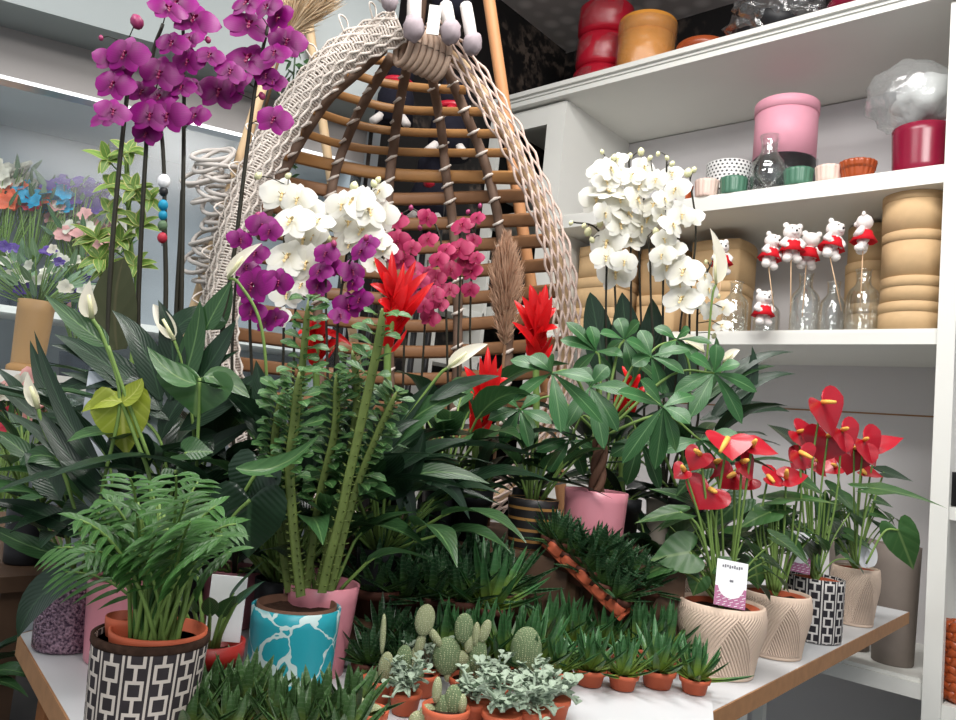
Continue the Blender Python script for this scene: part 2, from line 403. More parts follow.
M['black'] = plain('black_stuff', (.012, .012, .014), .45, .4, .2)
M['kraft'] = plain('kraft_board', srgb(206, 174, 132), .65, .2, .07, 40)
M['glass'] = clear('vase_glass', (.97, .985, .98), .07, .6, .03)
M['cream'] = plain('cream_glaze', srgb(212, 200, 186), .5, .3, .05)
M['taupe'] = plain('taupe_stoneware', srgb(122, 112, 104), .6, .3, .1, 30)
def dotted():
    t = NT('dotted_pot'); u, v = t.uv(); a = t.ma('MULTIPLY', u, 32.0); r = t.ma('MULTIPLY', v, 24.0)
    off = t.ma('MULTIPLY', t.ma('MODULO', t.ma('FLOOR', r), 2.0), .5)
    fx = t.ma('SUBTRACT', t.ma('FRACT', t.ma('ADD', a, off)), .5); fy = t.ma('SUBTRACT', t.ma('FRACT', r), .5)
    d = t.ma('SQRT', t.ma('ADD', t.ma('MULTIPLY', fx, fx), t.ma('MULTIPLY', fy, fy)))
    return t.end(t.bsdf(t.mix(t.ma('LESS_THAN', d, .27), srgb(228, 228, 226), (.02, .02, .025)), .4))
M['dots'] = dotted()
def potprof(r0, r1, h, th=.004, foot=0):
    """open pot: outer wall from r0 at the bottom to r1 at the rim, then the inside"""
    return [(0.0001, 0), (r0 * .94, 0), (r0, .004)] + [(r0 + (r1 - r0) * k / 6, .004 + (h - .004) * k / 6) for k in range(1, 7)] + [(r1 - th * .5, h + .001), (r1 - th, h - .002), (r1 - th * 1.3, h * .55), (0.0001, h * .5)]
def vessel(name, label, cat, p, r0, r1, h, m, group=None, n=36, flute=0, nf=14, lid=None, lidm=None, prof=None):
    rad = (lambda r, a, z: r * (1 + flute * abs(math.cos(a * nf / 2)))) if flute else None
    pr = prof or potprof(r0, r1, h)
    o = MB().lathe([(r, z + p.z) for r, z in pr], (p.x, p.y, 0), n * (3 if flute else 1), rad=rad)
    if lid is None: return tag(o.build(name, m, None, p), label, cat, group)
    t = thing(name, label, cat, p, group); o.build('body', m, t)
    MB().lathe([(.0001, p.z + h - .03), (r1 + .004, p.z + h - .03), (r1 + .004, p.z + h + lid - .002), (r1 + .002, p.z + h + lid), (.0001, p.z + h + lid)], (p.x, p.y, 0), n).build('lid', lidm or m, t)
    return t
def boxprof(r, h): return [(.0001, 0), (r, 0), (r, h), (.0001, h)]
Z1, Z2, Z3, Z4, ZT = 2.2225, 1.6685, .5605, .0805, 2.8255
# upper shelf, left to right
p, k = xat(593, 2.93, Z1); vessel('plant_pot', 'dark grey pot on the upper shelf behind the tall white orchids', 'pot', p, 9 * k, 10 * k, 20 * k, M['black'])
p, k = xat(683, 2.83, Z1); vessel('plant_pot', 'small terracotta coloured pot on the upper shelf, left of the blush one', 'pot', p, 7 * k, 9 * k, 15 * k, M['rust'], flute=.05)
p, k = xat(706, 2.835, Z1); vessel('plant_pot', 'small fluted blush pot below the left edge of the black dotted pot', 'pot', p, 10 * k, 11.5 * k, 17 * k, M['blush'], flute=.05)
p, k = xat(733, 2.85, Z1); vessel('plant_pot', 'small green fluted pot standing in front of the black dotted pot', 'pot', p, 12 * k, 13 * k, 17 * k, M['green'], flute=.05)
p, k = xat(727, 2.985, Z1); vessel('plant_pot', 'white pot covered in black dots on the upper shelf', 'pot', p, 21 * k, 23 * k, 43 * k, M['dots'])
p, k = xat(767, 2.86, Z1)
pr = [(.0001, 0), (14 * k, 0), (16.5 * k, 8 * k), (17.5 * k, 20 * k), (16 * k, 30 * k), (9.5 * k, 37 * k), (8.2 * k, 42 * k), (8.2 * k, 50 * k), (10 * k, 58 * k), (9.4 * k, 58 * k), (7.6 * k, 50 * k), (7.6 * k, 42 * k), (15 * k, 30 * k), (16.4 * k, 20 * k), (.0001, 3 * k)]
vessel('glass_vase', 'round bellied clear glass vase with a short neck before the pink hat box', 'vase', p, 0, 0, 0, M['glass'], prof=pr)
p, k = xat(781, 3.03, Z1); bx = vessel('round_box', 'black round box in plastic wrap under the pink hat box', 'box', p, 30 * k, 30 * k, 44 * k, M['black'], prof=boxprof(30 * k, 44 * k))
bt = bx; w_ = MB().lathe([(31.5 * k, p.z + .001), (32.3 * k, p.z + 14 * k), (31.2 * k, p.z + 44 * k), ], (p.x, p.y, 0), 36, rad=lambda r, a, z: r * (1 + .03 * math.sin(a * 11 + z * 60)))
w_.build('wrapping', wrapmat('dark_box_wrap', (.9, .9, .9), 26, .03, .12, .0), bt)
p2 = p + V((0, 0, 44 * k + .001)); vessel('hat_box', 'tall pale pink round hat box with a lid on the upper shelf', 'box', p2, 30 * k, 30 * k, 55 * k, M['pinkbox'], lid=4 * k, prof=boxprof(30 * k, 56 * k))
p, k = xat(798, 2.85, Z1); vessel('plant_pot', 'small green fluted pot in front of the black box', 'pot', p, 12.5 * k, 14 * k, 17 * k, M['green'], flute=.05)
p, k = xat(828, 2.85, Z1); vessel('plant_pot', 'small blush fluted pot between a green pot and an amber one', 'pot', p, 11 * k, 12.5 * k, 16 * k, M['blush'], flute=.05)
p, k = xat(857, 2.86, Z1); vessel('plant_pot', 'amber brown glazed fluted pot alone towards the right of the upper shelf', 'pot', p, 13 * k, 17 * k, 17.5 * k, M['rust'], flute=.06, nf=18)
p, k = xat(921, 2.93, Z1); vessel('plant_pot', 'large burgundy cylinder pot at the right end of the upper shelf', 'pot', p, 26 * k, 28 * k, 50 * k, M['burg'])
def crumple(mb, c, r, amp, seed, n=26):
    rows = []
    for i in range(n // 2 + 1):
        th = PI * i / (n // 2); row = []
        for j in range(n):
            a = 2 * PI * j / n; d = V((math.sin(th) * math.cos(a), math.sin(th) * math.sin(a), math.cos(th)))
            q = 1 + amp * (noise.noise(d * 2.1 + V((seed, 0, 0))) + .6 * noise.noise(d * 5.3 + V((0, seed, 0))))
            row.append(V(c) + V((d.x * r[0] * q, d.y * r[1] * q, d.z * r[2] * q)))
        rows.append(row)
    mb.grid(rows, close=True); return mb
M['tissue'] = plain('white_tissue', srgb(222, 224, 222), .6, .3, .05, 30, bump=.3)
pc = p + V((-4 * k, 0, 49 * k + 32 * k))
bg = thing('plastic_bundle', 'bundle of white tissue in crumpled clear plastic on top of the burgundy pot', 'packaging', pc - V((0, 0, 28 * k)))
crumple(MB(), pc + V((4 * k, .02, 4 * k)), (30 * k, 26 * k, 24 * k), .3, 3).build('tissue', M['tissue'], bg)
crumple(MB(), pc + V((-9 * k, 0, 8 * k)), (42 * k, 36 * k, 36 * k), .16, 8, 34).build('plastic_sheet', wrapmat('crumpled_plastic', (.97, .98, .98), 15, .08, .40, .20), bg)
# top of the unit
p, k = xat(598, 3.0, ZT)
for i in range(3):
    c = p + V((.004 * i, 0, (17 + 34 * i) * k)); t = thing('ribbon_bale', ('lowest', 'middle', 'topmost')[i] + ' of three red bales in clear plastic stacked on top of the shelving unit', 'bale', c - V((0, 0, 16.9 * k)), 'red bales on top of the unit')
    b = MB().lathe([(.0001, c.z - 16.8 * k), (24 * k, c.z - 16.8 * k), (27 * k, c.z - 13 * k), (27.5 * k, c.z), (27 * k, c.z + 13 * k), (24 * k, c.z + 16.8 * k), (.0001, c.z + 16.8 * k)], (c.x, c.y, 0), 32, rad=lambda r, a, z: r * (1 + .03 * math.sin(3 * a + 90 * z))); b.build('bale', M['red'], t)
    b = MB().lathe([(27 * k, c.z - 12 * k), (28.6 * k, c.z), (27 * k, c.z + 12 * k)], (c.x, c.y, 0), 40, rad=lambda r, a, z: r * (1 + .03 * math.sin(7 * a + 70 * z))); b.build('plastic_wrap', M['wrap'], t)
p, k = xat(643, 2.93, ZT); t = vessel('round_box', 'orange yellow round box wrapped in clear plastic on top of the shelving unit', 'box', p, 28 * k, 28 * k, 56 * k, M['orange'], lid=10 * k, prof=boxprof(28 * k, 57 * k))
MB().lathe([(28.8 * k, p.z + .001), (29.8 * k, p.z + 20 * k), (29.6 * k, p.z + 62 * k), (20 * k, p.z + 67.5 * k), (.001, p.z + 70 * k)], (p.x, p.y, 0), 44, rad=lambda r, a, z: r * (1 + .018 * math.sin(a * 9 + z * 50))).build('plastic_wrap', M['wrap'], t)
p, k = xat(700, 3.0, ZT); vessel('round_box', 'low rust orange round box behind the moulding, right of the yellow box', 'box', p, 25 * k, 25 * k, 32 * k, M['rust'], lid=3 * k, prof=boxprof(25 * k, 33 * k))
p, k = xat(772, 2.98, ZT); t = thing('black_bundle', 'bulky black bundle in shiny clear plastic on top of the shelving unit', 'packaging', p)
crumple(MB(), p + V((0, 0, 40 * k)), (44 * k, 34 * k, 33 * k), .25, 5).build('black_fabric', M['black'], t)
crumple(MB(), p + V((0, 0, 42 * k)), (49 * k, 38 * k, 34 * k), .22, 15, 40).build('plastic_wrap', wrapmat('shiny_plastic', (.9, .9, .9), 22, .12, .8), t, smooth=False)
p, k = xat(866, 2.97, ZT); vessel('round_box', 'dark red round box at the right of the top of the unit', 'box', p, 37 * k, 37 * k, 30 * k, M['burg'], lid=5 * k, prof=boxprof(37 * k, 31 * k))
# middle shelf
kg = 'kraft boxes on the middle shelf'
def kraft_stack(px, y, w, hs, lab, sq=0):
    p, k = xat(px, y, Z2); z = 0
    for i, h in enumerate(hs):
        q = p + V((rnd.uniform(-.004, .004), rnd.uniform(-.004, .004), z * k + .0008 * (i + 1))); r = w / 2 * k; lh = 5.5 * k
        rad = (lambda r_, a, zz: r_ * (1 if not sq else 1 / max(abs(math.cos(a)), abs(math.sin(a))) ** .6 * .92))
        pl = 'single' if len(hs) == 1 else ('lowest', 'second from bottom', 'third from bottom', 'fourth from bottom', 'top')[i] if i < len(hs) - 1 else 'topmost'
        t = thing('kraft_box', f'{pl} kraft cardboard box {lab}', 'box', q, kg)
        MB().lathe([(.0001, q.z), (r * .985, q.z), (r * .985, q.z + h * k - lh), (.0001, q.z + h * k - lh)], (q.x, q.y, 0), 48, rad=rad).build('body', M['kraft'], t)
        MB().lathe([(.0001, q.z + h * k - lh * 1.9), (r, q.z + h * k - lh * 1.9), (r, q.z + h * k - .001), (r - .001, q.z + h * k - .0005), (.0001, q.z + h * k - .0005)], (q.x, q.y, 0), 48, rad=rad).build('lid', M['kraft'], t)
        z += h
kraft_stack(912, 2.94, 62, (29, 25, 46, 42), 'in the round stack by the right post')
kraft_stack(872, 3.22, 54, (40, 42, 38), 'in the stack half behind the round boxes')
kraft_stack(718, 3.14, 60, (58, 42), 'of the brown pair behind the leftmost bear', 1)
kraft_stack(603, 3.06, 56, (30, 30, 32), 'in the pale stack behind the white orchids', 1)
kraft_stack(662, 3.16, 50, (46, 48), 'of the pair behind the white orchid stakes', 1)
bg_ = 'clear glass bottle vases on the middle shelf'
bot = []
for px, y, w, h, lab in ((733, 2.93, 26, 55, 'leftmost, beside the drooping white orchids'), (765, 3.08, 26, 50, 'behind the sitting bear'), (803, 2.92, 28, 62, 'in the middle of the row'), (831, 3.02, 26, 58, 'between two wider ones'), (861, 2.92, 30, 66, 'widest, before the kraft boxes')):
    p, k = xat(px, y, Z2); r = w / 2 * k; h *= k
    pr = [(.0001, 0), (r * .96, 0), (r, .004), (r, h * .58), (r * .9, h * .66), (r * .5, h * .76), (r * .45, h * .82), (r * .47, h * .97), (r * .55, h), (r * .50, h), (r * .40, h * .95), (r * .39, h * .82), (r * .45, h * .765), (r * .86, h * .65), (r * .95, h * .57), (r * .95, .012), (.0001, .012)]
    vessel('bottle_vase', 'clear glass bottle vase on the middle shelf, ' + lab, 'vase', p, 0, 0, 0, M['glass'], bg_, prof=pr, n=28); bot.append((p, r, h))
# little white bears with red dresses
M['fur'] = plain('white_fur', srgb(236, 230, 226), .9, .1, .06, 60, bump=.5); M['dress'] = plain('red_dress', srgb(206, 24, 38), .7, .2, .12, 40)
M['stick'] = plain('wood_stick', srgb(220, 186, 150), .6, .2, .08); M['eye'] = plain('black_bead', (.01, .01, .01), .2, .6, 0)
def bear(px, py, hpx, d, face, lab, tilt=0, stick=True, base=None):
    c = D(px, py, d); s = hpx * d / FPX                                      # height of the bear
    if base is not None: c.z = base + s * .5
    R = Matrix.Rotation(math.atan2(TOCAM.y, TOCAM.x) + face - PI / 2, 3, 'Z') @ Matrix.Rotation(tilt, 3, 'Y')
    t = thing('toy_bear', 'small white toy bear in a red dress ' + lab, 'toy', c - V((0, 0, s * .5)), 'toy bears on the middle shelf')
    X = lambda x, y, z: c + R @ V((x * s, y * s, z * s))
    b = MB(); b.ball(X(0, 0, .27), (.235 * s, .2 * s, .205 * s), 14, ax=R); b.ball(X(0, .16, .23), (.1 * s, .09 * s, .075 * s), 10, ax=R)
    for q in (-1, 1):
        b.ball(X(q * .17, 0, .43), (.085 * s, .05 * s, .085 * s), 10, ax=R)
        b.tube([X(q * .14, .02, .08), X(q * .25, .06, -.05), X(q * .17, .15, -.12)], [.085 * s, .095 * s, .08 * s], 8); b.ball(X(q * .17, .15, -.12), .062 * s, 8)
        b.tube([X(q * .09, 0, -.25), X(q * .11, .03, -.42)], [.115 * s, .11 * s], 8); b.ball(X(q * .13, .06, -.42), (.115 * s, .13 * s, .10 * s), 10, ax=R)
    b.ball(X(0, 0, -.08), (.17 * s, .15 * s, .22 * s), 12, ax=R); b.build('body', M['fur'], t)
    d_ = MB(); d_.lathe([(.19 * s, .04 * s), (.2 * s, 0), (.22 * s, -.06 * s), (.31 * s, -.24 * s), (.29 * s, -.24 * s), (.16 * s, -.06 * s)], c, 22, ax=R, rad=lambda r, a, z: r * (1 + (.06 * math.sin(a * 8) if z < -.15 * s else 0))); d_.build('dress', M['dress'], t)
    e = MB(); e.ball(X(0, .25, .26), .03 * s, 8)
    for q in (-1, 1): e.ball(X(q * .085, .165, .33), .022 * s, 8)
    e.build('face', M['eye'], t); w = MB()
    for q in (-1, 1): w.ball(X(q * .05, .17, .04), (.05 * s, .02 * s, .035 * s), 8, ax=R)
    w.build('bow', M['fur'], t)
    if stick: MB().tube([X(0, 0, -.4), V((c.x, c.y, 0)) + V(stick if isinstance(stick, tuple) else (0, 0, 0)) + V((0, 0, Z2 + .05))], .0018, 6).build('stick', M['stick'], t)
bear(721, 257, 36, 2.86, .25, 'half behind a drooping white flower', .1, (.004, 0, 0))
bear(771, 251, 37, 2.76, .35, 'left in the cluster of three', -.15, (.025, 0, 0))
bear(792, 243, 40, 2.74, 0, 'middle and highest in the cluster of three', 0, (.01, 0, 0))
bear(809, 250, 38, 2.78, PI * .85, 'seen from behind, right of the three', .12, (-.01, 0, 0))
bear(833, 240, 41, 2.64, .35, 'leaning left on its stick', -.2, (.04, 0, 0))
bear(864, 233, 40, 2.62, -2.2, 'turned away, nearest to the kraft boxes', .05, (0, 0, 0))
bear(763, 314, 36, 2.76, .2, 'sitting on the shelf board itself', 0, False, Z2 + .003)
# lower shelves and the bay to the right
p, k = xat(848, 3.02, Z3); vessel('cylinder_pot', 'taupe stoneware cylinder pot on the low shelf behind the table corner', 'pot', p, 19 * k, 22 * k, 108 * k, M['taupe'])
p, k = xat(892, 2.94, Z3); vessel('cylinder_pot', 'taupe stoneware cylinder pot on the low shelf right beside the post', 'pot', p, 19 * k, 22 * k, 116 * k, M['taupe'])
p, k = xat(868, 2.98, Z4); vessel('bowl_pot', 'wide beige bowl pot on the lowest shelf under the table corner', 'pot', p, 22 * k, 27 * k, 40 * k, M['cream'])
p, k = xat(961, 2.90, .5005); t = thing('rust_basket', 'rust orange woven bundle on the lower shelf right of the post', 'basket', p)
for i in range(9):
    q = p + V((0, 0, (8 + i * 8) * k)); MB().tube([q + V((math.cos(a) * 15 * k, math.sin(a) * 15 * k, 2.5 * k * math.sin(a * 8 + i * 2))) for a in [2 * PI * j / 40 for j in range(41)]], 5.5 * k, 7, cap=False).build('woven_coil', M['rust'], t)
MB().lathe(boxprof(13 * k, 72 * k), p, 24).build('core', M['rust'], t)
p, k = xat(972, 2.92, 1.1005); vessel('dark_pot', 'dark pot at the right edge on the shelf past the post', 'pot', p, 18 * k, 20 * k, 34 * k, M['black'])
# ------------------------------------------------------------------ hanging egg chair and its stand
M['rope'] = plain('white_rope', srgb(222, 212, 202), .75, .2, .10, 50)
M['ropepink'] = plain('pinkish_rope', srgb(206, 184, 172), .75, .2, .10, 50)
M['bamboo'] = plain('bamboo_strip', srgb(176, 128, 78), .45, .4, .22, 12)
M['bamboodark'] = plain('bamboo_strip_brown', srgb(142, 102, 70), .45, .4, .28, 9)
M['wrapbrown'] = plain('brown_rope', srgb(116, 94, 80), .7, .2, .18, 40)
M['pole'] = plain('pole_wood', srgb(196, 140, 96), .5, .3, .10, 8)
M['polelight'] = plain('pole_wood_light', srgb(220, 190, 150), .5, .3, .08, 8)
M['plush'] = plain('plush_white', srgb(206, 200, 196), .9, .1, .05, 60, bump=.4)
M['plushgrey'] = plain('plush_mauve_grey', srgb(158, 146, 150), .9, .1, .08, 60, bump=.4)
M['felt'] = plain('black_felt', (.014, .014, .022), .9, .1, .3, 60, bump=.4)
DR = 2.3
rimL = [(400, 26), (372, 38), (340, 56), (308, 90), (276, 136), (254, 178), (238, 222), (226, 270), (220, 320), (224, 370), (240, 425), (270, 475), (315, 515), (370, 535)]
rimR = [(425, 28), (448, 46), (470, 72), (494, 108), (517, 148), (536, 190), (550, 228), (560, 266), (566, 306), (568, 346), (562, 392), (546, 440), (515, 485), (470, 515), (415, 532), (370, 536)]
ch = thing('hanging_chair', 'egg shaped wicker hanging chair with white woven rim and bamboo slat back', 'chair', D(400, 540, DR + .1))
def rim(pxs, width, depthw, name, ns, wav, mat, zig):
    lam = .055 if zig else .095
    c = [D(x, y, DR) for x, y in pxs]; cs = spline(c, 8); n = len(cs); mb = MB(); fr = []
    for i, p in enumerate(cs):
        t = (cs[min(i + 1, n - 1)] - cs[max(0, i - 1)]).normalized(); f = (CF - t * CF.dot(t)).normalized(); fr.append((p, t.cross(f).normalized(), f))
    L = [0]
    for i in range(1, n): L.append(L[-1] + (cs[i] - cs[i - 1]).length)
    for k in range(ns):
        q = k / (ns - 1) * 2 - 1; pts = []
        for i, (p, s, f) in enumerate(fr):
            o = q * width / 2 + wav * math.sin(L[i] * 2 * PI / lam + k * PI) ; pts.append(p + s * o - f * (depthw * (1 - q * q)) + f * (.004 * math.sin(L[i] * 2 * PI / lam + k * PI + 1.5)))
        mb.tube(pts, .0042, 6, cap=False)
    for h in (0, 1):                                                       # weft
        pts = []; step = .018 if zig else .05; m = int(L[-1] / step); j = 0
        for i in range(m * 2):
            l = i * step / 2
            while j < n - 2 and L[j + 1] < l: j += 1
            u = min(1, (l - L[j]) / max(1e-6, L[j + 1] - L[j])); p = fr[j][0].lerp(fr[j + 1][0], u); s = fr[j][1]; f = fr[j][2]
            q = (1 if (i + h) % 2 else -1); pts.append(p + s * (q * width * .5) - f * (.002 + h * .003))
            l2 = l + step / 4; pts.append(fr[j][0].lerp(fr[j + 1][0], min(1, u + .2)) - f * (depthw + .005))
        if zig: mb.tube(pts, .0030, 5, cap=False)
    return mb.build(name, mat, ch), fr, L
_, frL, LL = rim(rimL, .105, .025, 'woven_rim', 8, .004, M['rope'], True)
_, frR, LR = rim(rimR, .078, .012, 'woven_rim', 9, .0050, M['ropepink'], False)
bk = MB(); bk.grid([[p + s * (q * .05) + f * (.004 - .022 * (1 - q * q)) for q in (-1, -.5, 0, .5, 1)] for p, s, f in frL]); bk.build('woven_band', plain('woven_band', srgb(200, 182, 170), .8, .15, .35, 70), ch)
for fr in (frL, frR): MB().tube([p + f * .03 for p, s, f in fr], .018, 8, cap=False).build('hoop', M['polelight'], ch)
lo = MB()                                                                    # loose loops on the outer edge of the left rim
for i in range(6, len(frL) - 40, 7):
    p, s, f = frL[i]; a = rnd.uniform(.04, .075); sg = 1 if (D(400, 200, DR) - p).dot(s) < 0 else -1
    lo = MB(); lo.tube(spline([p + s * sg * .045, p + s * sg * (.05 + a * .5) - f * .02 + V((0, 0, .02)), p + s * sg * .05 + V((0, 0, .05)) + f * .02, p + s * sg * .02 + f * .01], 4), .0028, 5); lo.build('loose_cord', M['rope'], ch)
sl = MB()
def edges(y):
    """left and right rim x at image height y"""
    def at(P):
        for (x0, y0), (x1, y1) in zip(P, P[1:]):
            if (y0 <= y <= y1): return x0 + (x1 - x0) * (y - y0) / max(1e-6, y1 - y0)
        return P[0][0]
    return at(rimL), at(rimR)
def back(px, py):
    """depth of the concave back behind an image point"""
    l, r = edges(max(40, min(500, py))); c, h = (l + r) / 2, max(12, (r - l) / 2); u = min(1, abs((px - c) / h)); v = min(1, max(0, (py - 30) / 120)) ** .6
    return DR + .03 + .46 * math.sqrt(max(0, 1 - u * u)) * v
slats = [[(374, 60), (400, 62), (427, 69)], [(347, 72), (380, 82), (424, 88), (466, 90)], [(324, 90), (364, 102), (407, 110), (490, 112)], [(300, 106), (354, 124), (407, 132), (508, 134)],
         [(284, 126), (344, 145), (407, 152), (522, 153)], [(268, 150), (337, 166), (400, 175), (533, 178)], [(254, 176), (330, 191), (394, 199), (541, 195)],
         [(246, 202), (330, 216), (400, 224), (548, 219)], [(240, 226), (330, 242), (410, 248), (556, 240)], [(233, 252), (330, 268), (420, 274), (561, 264)], [(228, 280), (330, 294), (430, 300), (565, 290)],
         [(224, 306), (330, 320), (430, 326), (568, 316)], [(221, 332), (330, 346), (430, 352), (568, 343)], [(224, 362), (330, 374), (430, 379), (567, 370)], [(232, 394), (330, 404), (430, 408), (560, 398)], [(244, 424), (330, 434), (430, 438), (552, 426)]]
surf = []
for i, s_ in enumerate(slats):
    pts = [D(x, y, back(x, y)) for x, y in s_]; sp_ = spline([V((x, y, 0)) for x, y in s_], 10); row = []
    for q in sp_: row.append(D(q.x, q.y, back(q.x, q.y)))
    hh = .0155 if i < 5 else .0235; mb = MB(); g = []
    for p in row:
        n_ = CF; g.append([p - CU * hh - n_ * .0, p - CU * hh * .6 - n_ * .007, p + CU * hh * .6 - n_ * .007, p + CU * hh, p + CU * hh * .6 + n_ * .006, p - CU * hh * .6 + n_ * .006])
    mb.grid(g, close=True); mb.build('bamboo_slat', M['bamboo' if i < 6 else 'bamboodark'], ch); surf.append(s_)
cols = [[(384, 48), (354, 75), (330, 97), (307, 130), (290, 160), (272, 196), (262, 240)], [(392, 56), (367, 97), (352, 127), (337, 167), (330, 200), (322, 250), (318, 310), (320, 380), (330, 440)],
        [(409, 58), (399, 107), (394, 144), (389, 187), (388, 240), (388, 300), (390, 380), (392, 440)], [(430, 66), (441, 127), (446, 174), (451, 207), (456, 260), (458, 320), (456, 390), (450, 440)],
        [(446, 66), (467, 117), (484, 160), (496, 207), (503, 250), (508, 300), (508, 360), (500, 430)]]
tie = MB()
for c in cols:
    sp_ = spline([V((x, y, 0)) for x, y in c], 8); pts = [D(q.x, q.y, back(q.x, q.y) - .012 - .008 * math.sin(i * .9)) for i, q in enumerate(sp_)]
    MB().tube(pts, .0175, 8).build('rope_wrap', M['wrapbrown'], ch)
    for i in range(3, len(sp_) - 1, 4):
        q = sp_[i]; p = pts[i]; a = rnd.uniform(-.5, .5)
        tie = MB(); tie.tube([p - CR * .022 - CU * .010 - CF * .012, p - CF * .022 + CU * a * .01, p + CR * .020 + CU * .012 - CF * .010], [.004, .0065, .0035], 6); tie.build('tie_knot', M['rope'], ch)
# rope binding at the crown and the coils on the outer left flank
cb = MB()
for i in range(7):
    x = 404 + i * 6; p = D(x, 40 + i * 2.5 + 6, DR + .01); cb.tube([p + CR * (.028 * math.cos(a) + .01 * math.sin(a)) + CU * .055 * math.sin(a) - CF * .035 * math.cos(a) for a in [2 * PI * j / 16 for j in range(17)]], .010, 7, cap=False)
cb.build('crown_binding', plain('binding_rope', srgb(176, 152, 134), .75, .2, .12, 40), ch)
fc = MB()
for i in range(30):
    x, y = 212 - 10 * math.sin(i * .4) + (i % 4) * 6, 155 + i * 5.2; p = D(x, y, DR + .10)
    fc.tube([p + CR * (.062 * math.cos(a)) + CU * ((.030 + .02 * math.sin(i * 2.3)) * math.sin(a) + .02 * math.sin(i * 1.7) * math.cos(a)) + CF * (.05 * math.sin(a)) for a in [2 * PI * j / 18 for j in range(19)]], .007, 7, cap=False)
fc.build('rope_coil', plain('grey_rope', srgb(196, 190, 184), .7, .2, .15, 40), ch)
MB().tube([D(420, 34, DR + .02), D(420, 34, DR + .02) + V((0, 0, ZC - .003 - D(420, 34, DR + .02).z))], .010, 8).build('hanging_rope', M['wrapbrown'], ch)
# timber stand: three poles leaning together above the chair
st = thing('tripod_stand', 'timber pole tripod the hanging chair is slung from', 'stand', V((-1.75, 1.6, 0)))
def pole(a, b, d0, d1, r, m):
    p, q = D(*a, d0), D(*b, d1); u = (q - p); q2 = p + u * ((0 - p.z) / u.z); p2 = p - u.normalized() * .5
    MB().tube([p2, p, q, q2], r, 14).build('pole', M[m], st)
pole((489, 0), (514, 170), 2.72, 2.74, .022, 'pole'); pole((289, 0), (197, 300), 2.5, 2.42, .017, 'polelight'); pole((307, 10), (331, 180), 2.95, 3.0, .018, 'polelight')
# plush dolls: two sitting on the crown with dangling legs, two black ones behind the slats
def doll_top(px, lab, legs, torso):
    t = thing('plush_doll', lab, 'toy', D(px, 30, DR - .03))
    MB().ball(D(*torso[:2], DR + .03), (.06, .06, .075), 14, lump=.15).build('torso', M['felt'], t)
    for (x0, y0), (x1, y1), r in legs:
        a, b = D(x0, y0, DR - .03), D(x1, y1, DR - .06); l = MB().tube(spline([a, a.lerp(b, .5) - CF * .01, b], 4), [r * .72] * 8 + [r * .8], 10); lo_ = l.build('leg', M['plush'], t)
        d = (b - a).normalized(); s_ = MB().ball(b + d * r * .5 - CF * .012, (r * 1.12, r * 1.1, r * 1.3), 16, lump=.25); s_.build('shoe', M['plushgrey'], lo_)
doll_top(412, 'plush doll with thick white legs and mauve shoes on the chair crown, left', [((415, -8), (414, 26), .030), ((374, -8), (388, 2), .022)], (408, -32))
doll_top(455, 'black plush doll with two mauve grey feet dangling right of the chair crown', [((446, 6), (450, 30), .028), ((466, 6), (472, 42), .026)], (452, -2))
MB().box(D(434, 20, DR - .09), (.036, .004, .085), ax=Matrix((CR, CF, CU)).transposed() @ Matrix.Rotation(.12, 3, 'Y')).build('tag_card', M['white'], bpy.data.objects['plush_doll.001'], smooth=False)
def doll_back(px, py, h, lab):
    c = D(px, py, 3.0); t = thing('plush_doll', lab, 'toy', c - V((0, 0, h / 2)))
    MB().lathe([(.0001, -h / 2), (h * .26, -h / 2), (h * .24, -.1 * h), (h * .16, .12 * h), (.0001, .16 * h)], c, 18).build('body', M['felt'], t)
    MB().ball(c + V((0, 0, .25 * h)), (.2 * h, .2 * h, .25 * h), 14, lump=.1).build('head', M['felt'], t)
    s = MB().tube([c + V((math.cos(a) * .18 * h, math.sin(a) * .18 * h, .07 * h)) for a in [2 * PI * j / 16 for j in range(17)]], .045 * h, 8, cap=False); s.ball(c + TOCAM * .2 * h - V((0, 0, .03 * h)), .08 * h, 10); s.build('red_scarf', M['red'], t)
    for q in (-1, 1): MB().tube([c + _R0 * q * .14 * h - V((0, 0, .45 * h)) + TOCAM * .2 * h, c + _R0 * q * .22 * h - V((0, 0, .58 * h)) + TOCAM * .3 * h], .055 * h, 8).build('foot', M['plush'], t)
doll_back(397, 90, .30, 'black plush doll with red scarf behind the slats, left of two'); doll_back(452, 116, .33, 'black plush doll with red scarf behind the slats, right of two')
doll_back(430, 186, .30, 'black plush doll with red scarf low behind the middle slats')
rk = thing('doll_rack', 'dark rack behind the hanging chair carrying the black dolls', 'rack', (-2.15, 2.2, 0))
for px, py, h in ((397, 90, .30), (452, 116, .33), (430, 186, .30)):
    c = D(px, py, 3.0); MB().tube([V((c.x, c.y, 0)), c - V((0, 0, h / 2 + .001))], .012, 8).build('post', M['black'], rk)
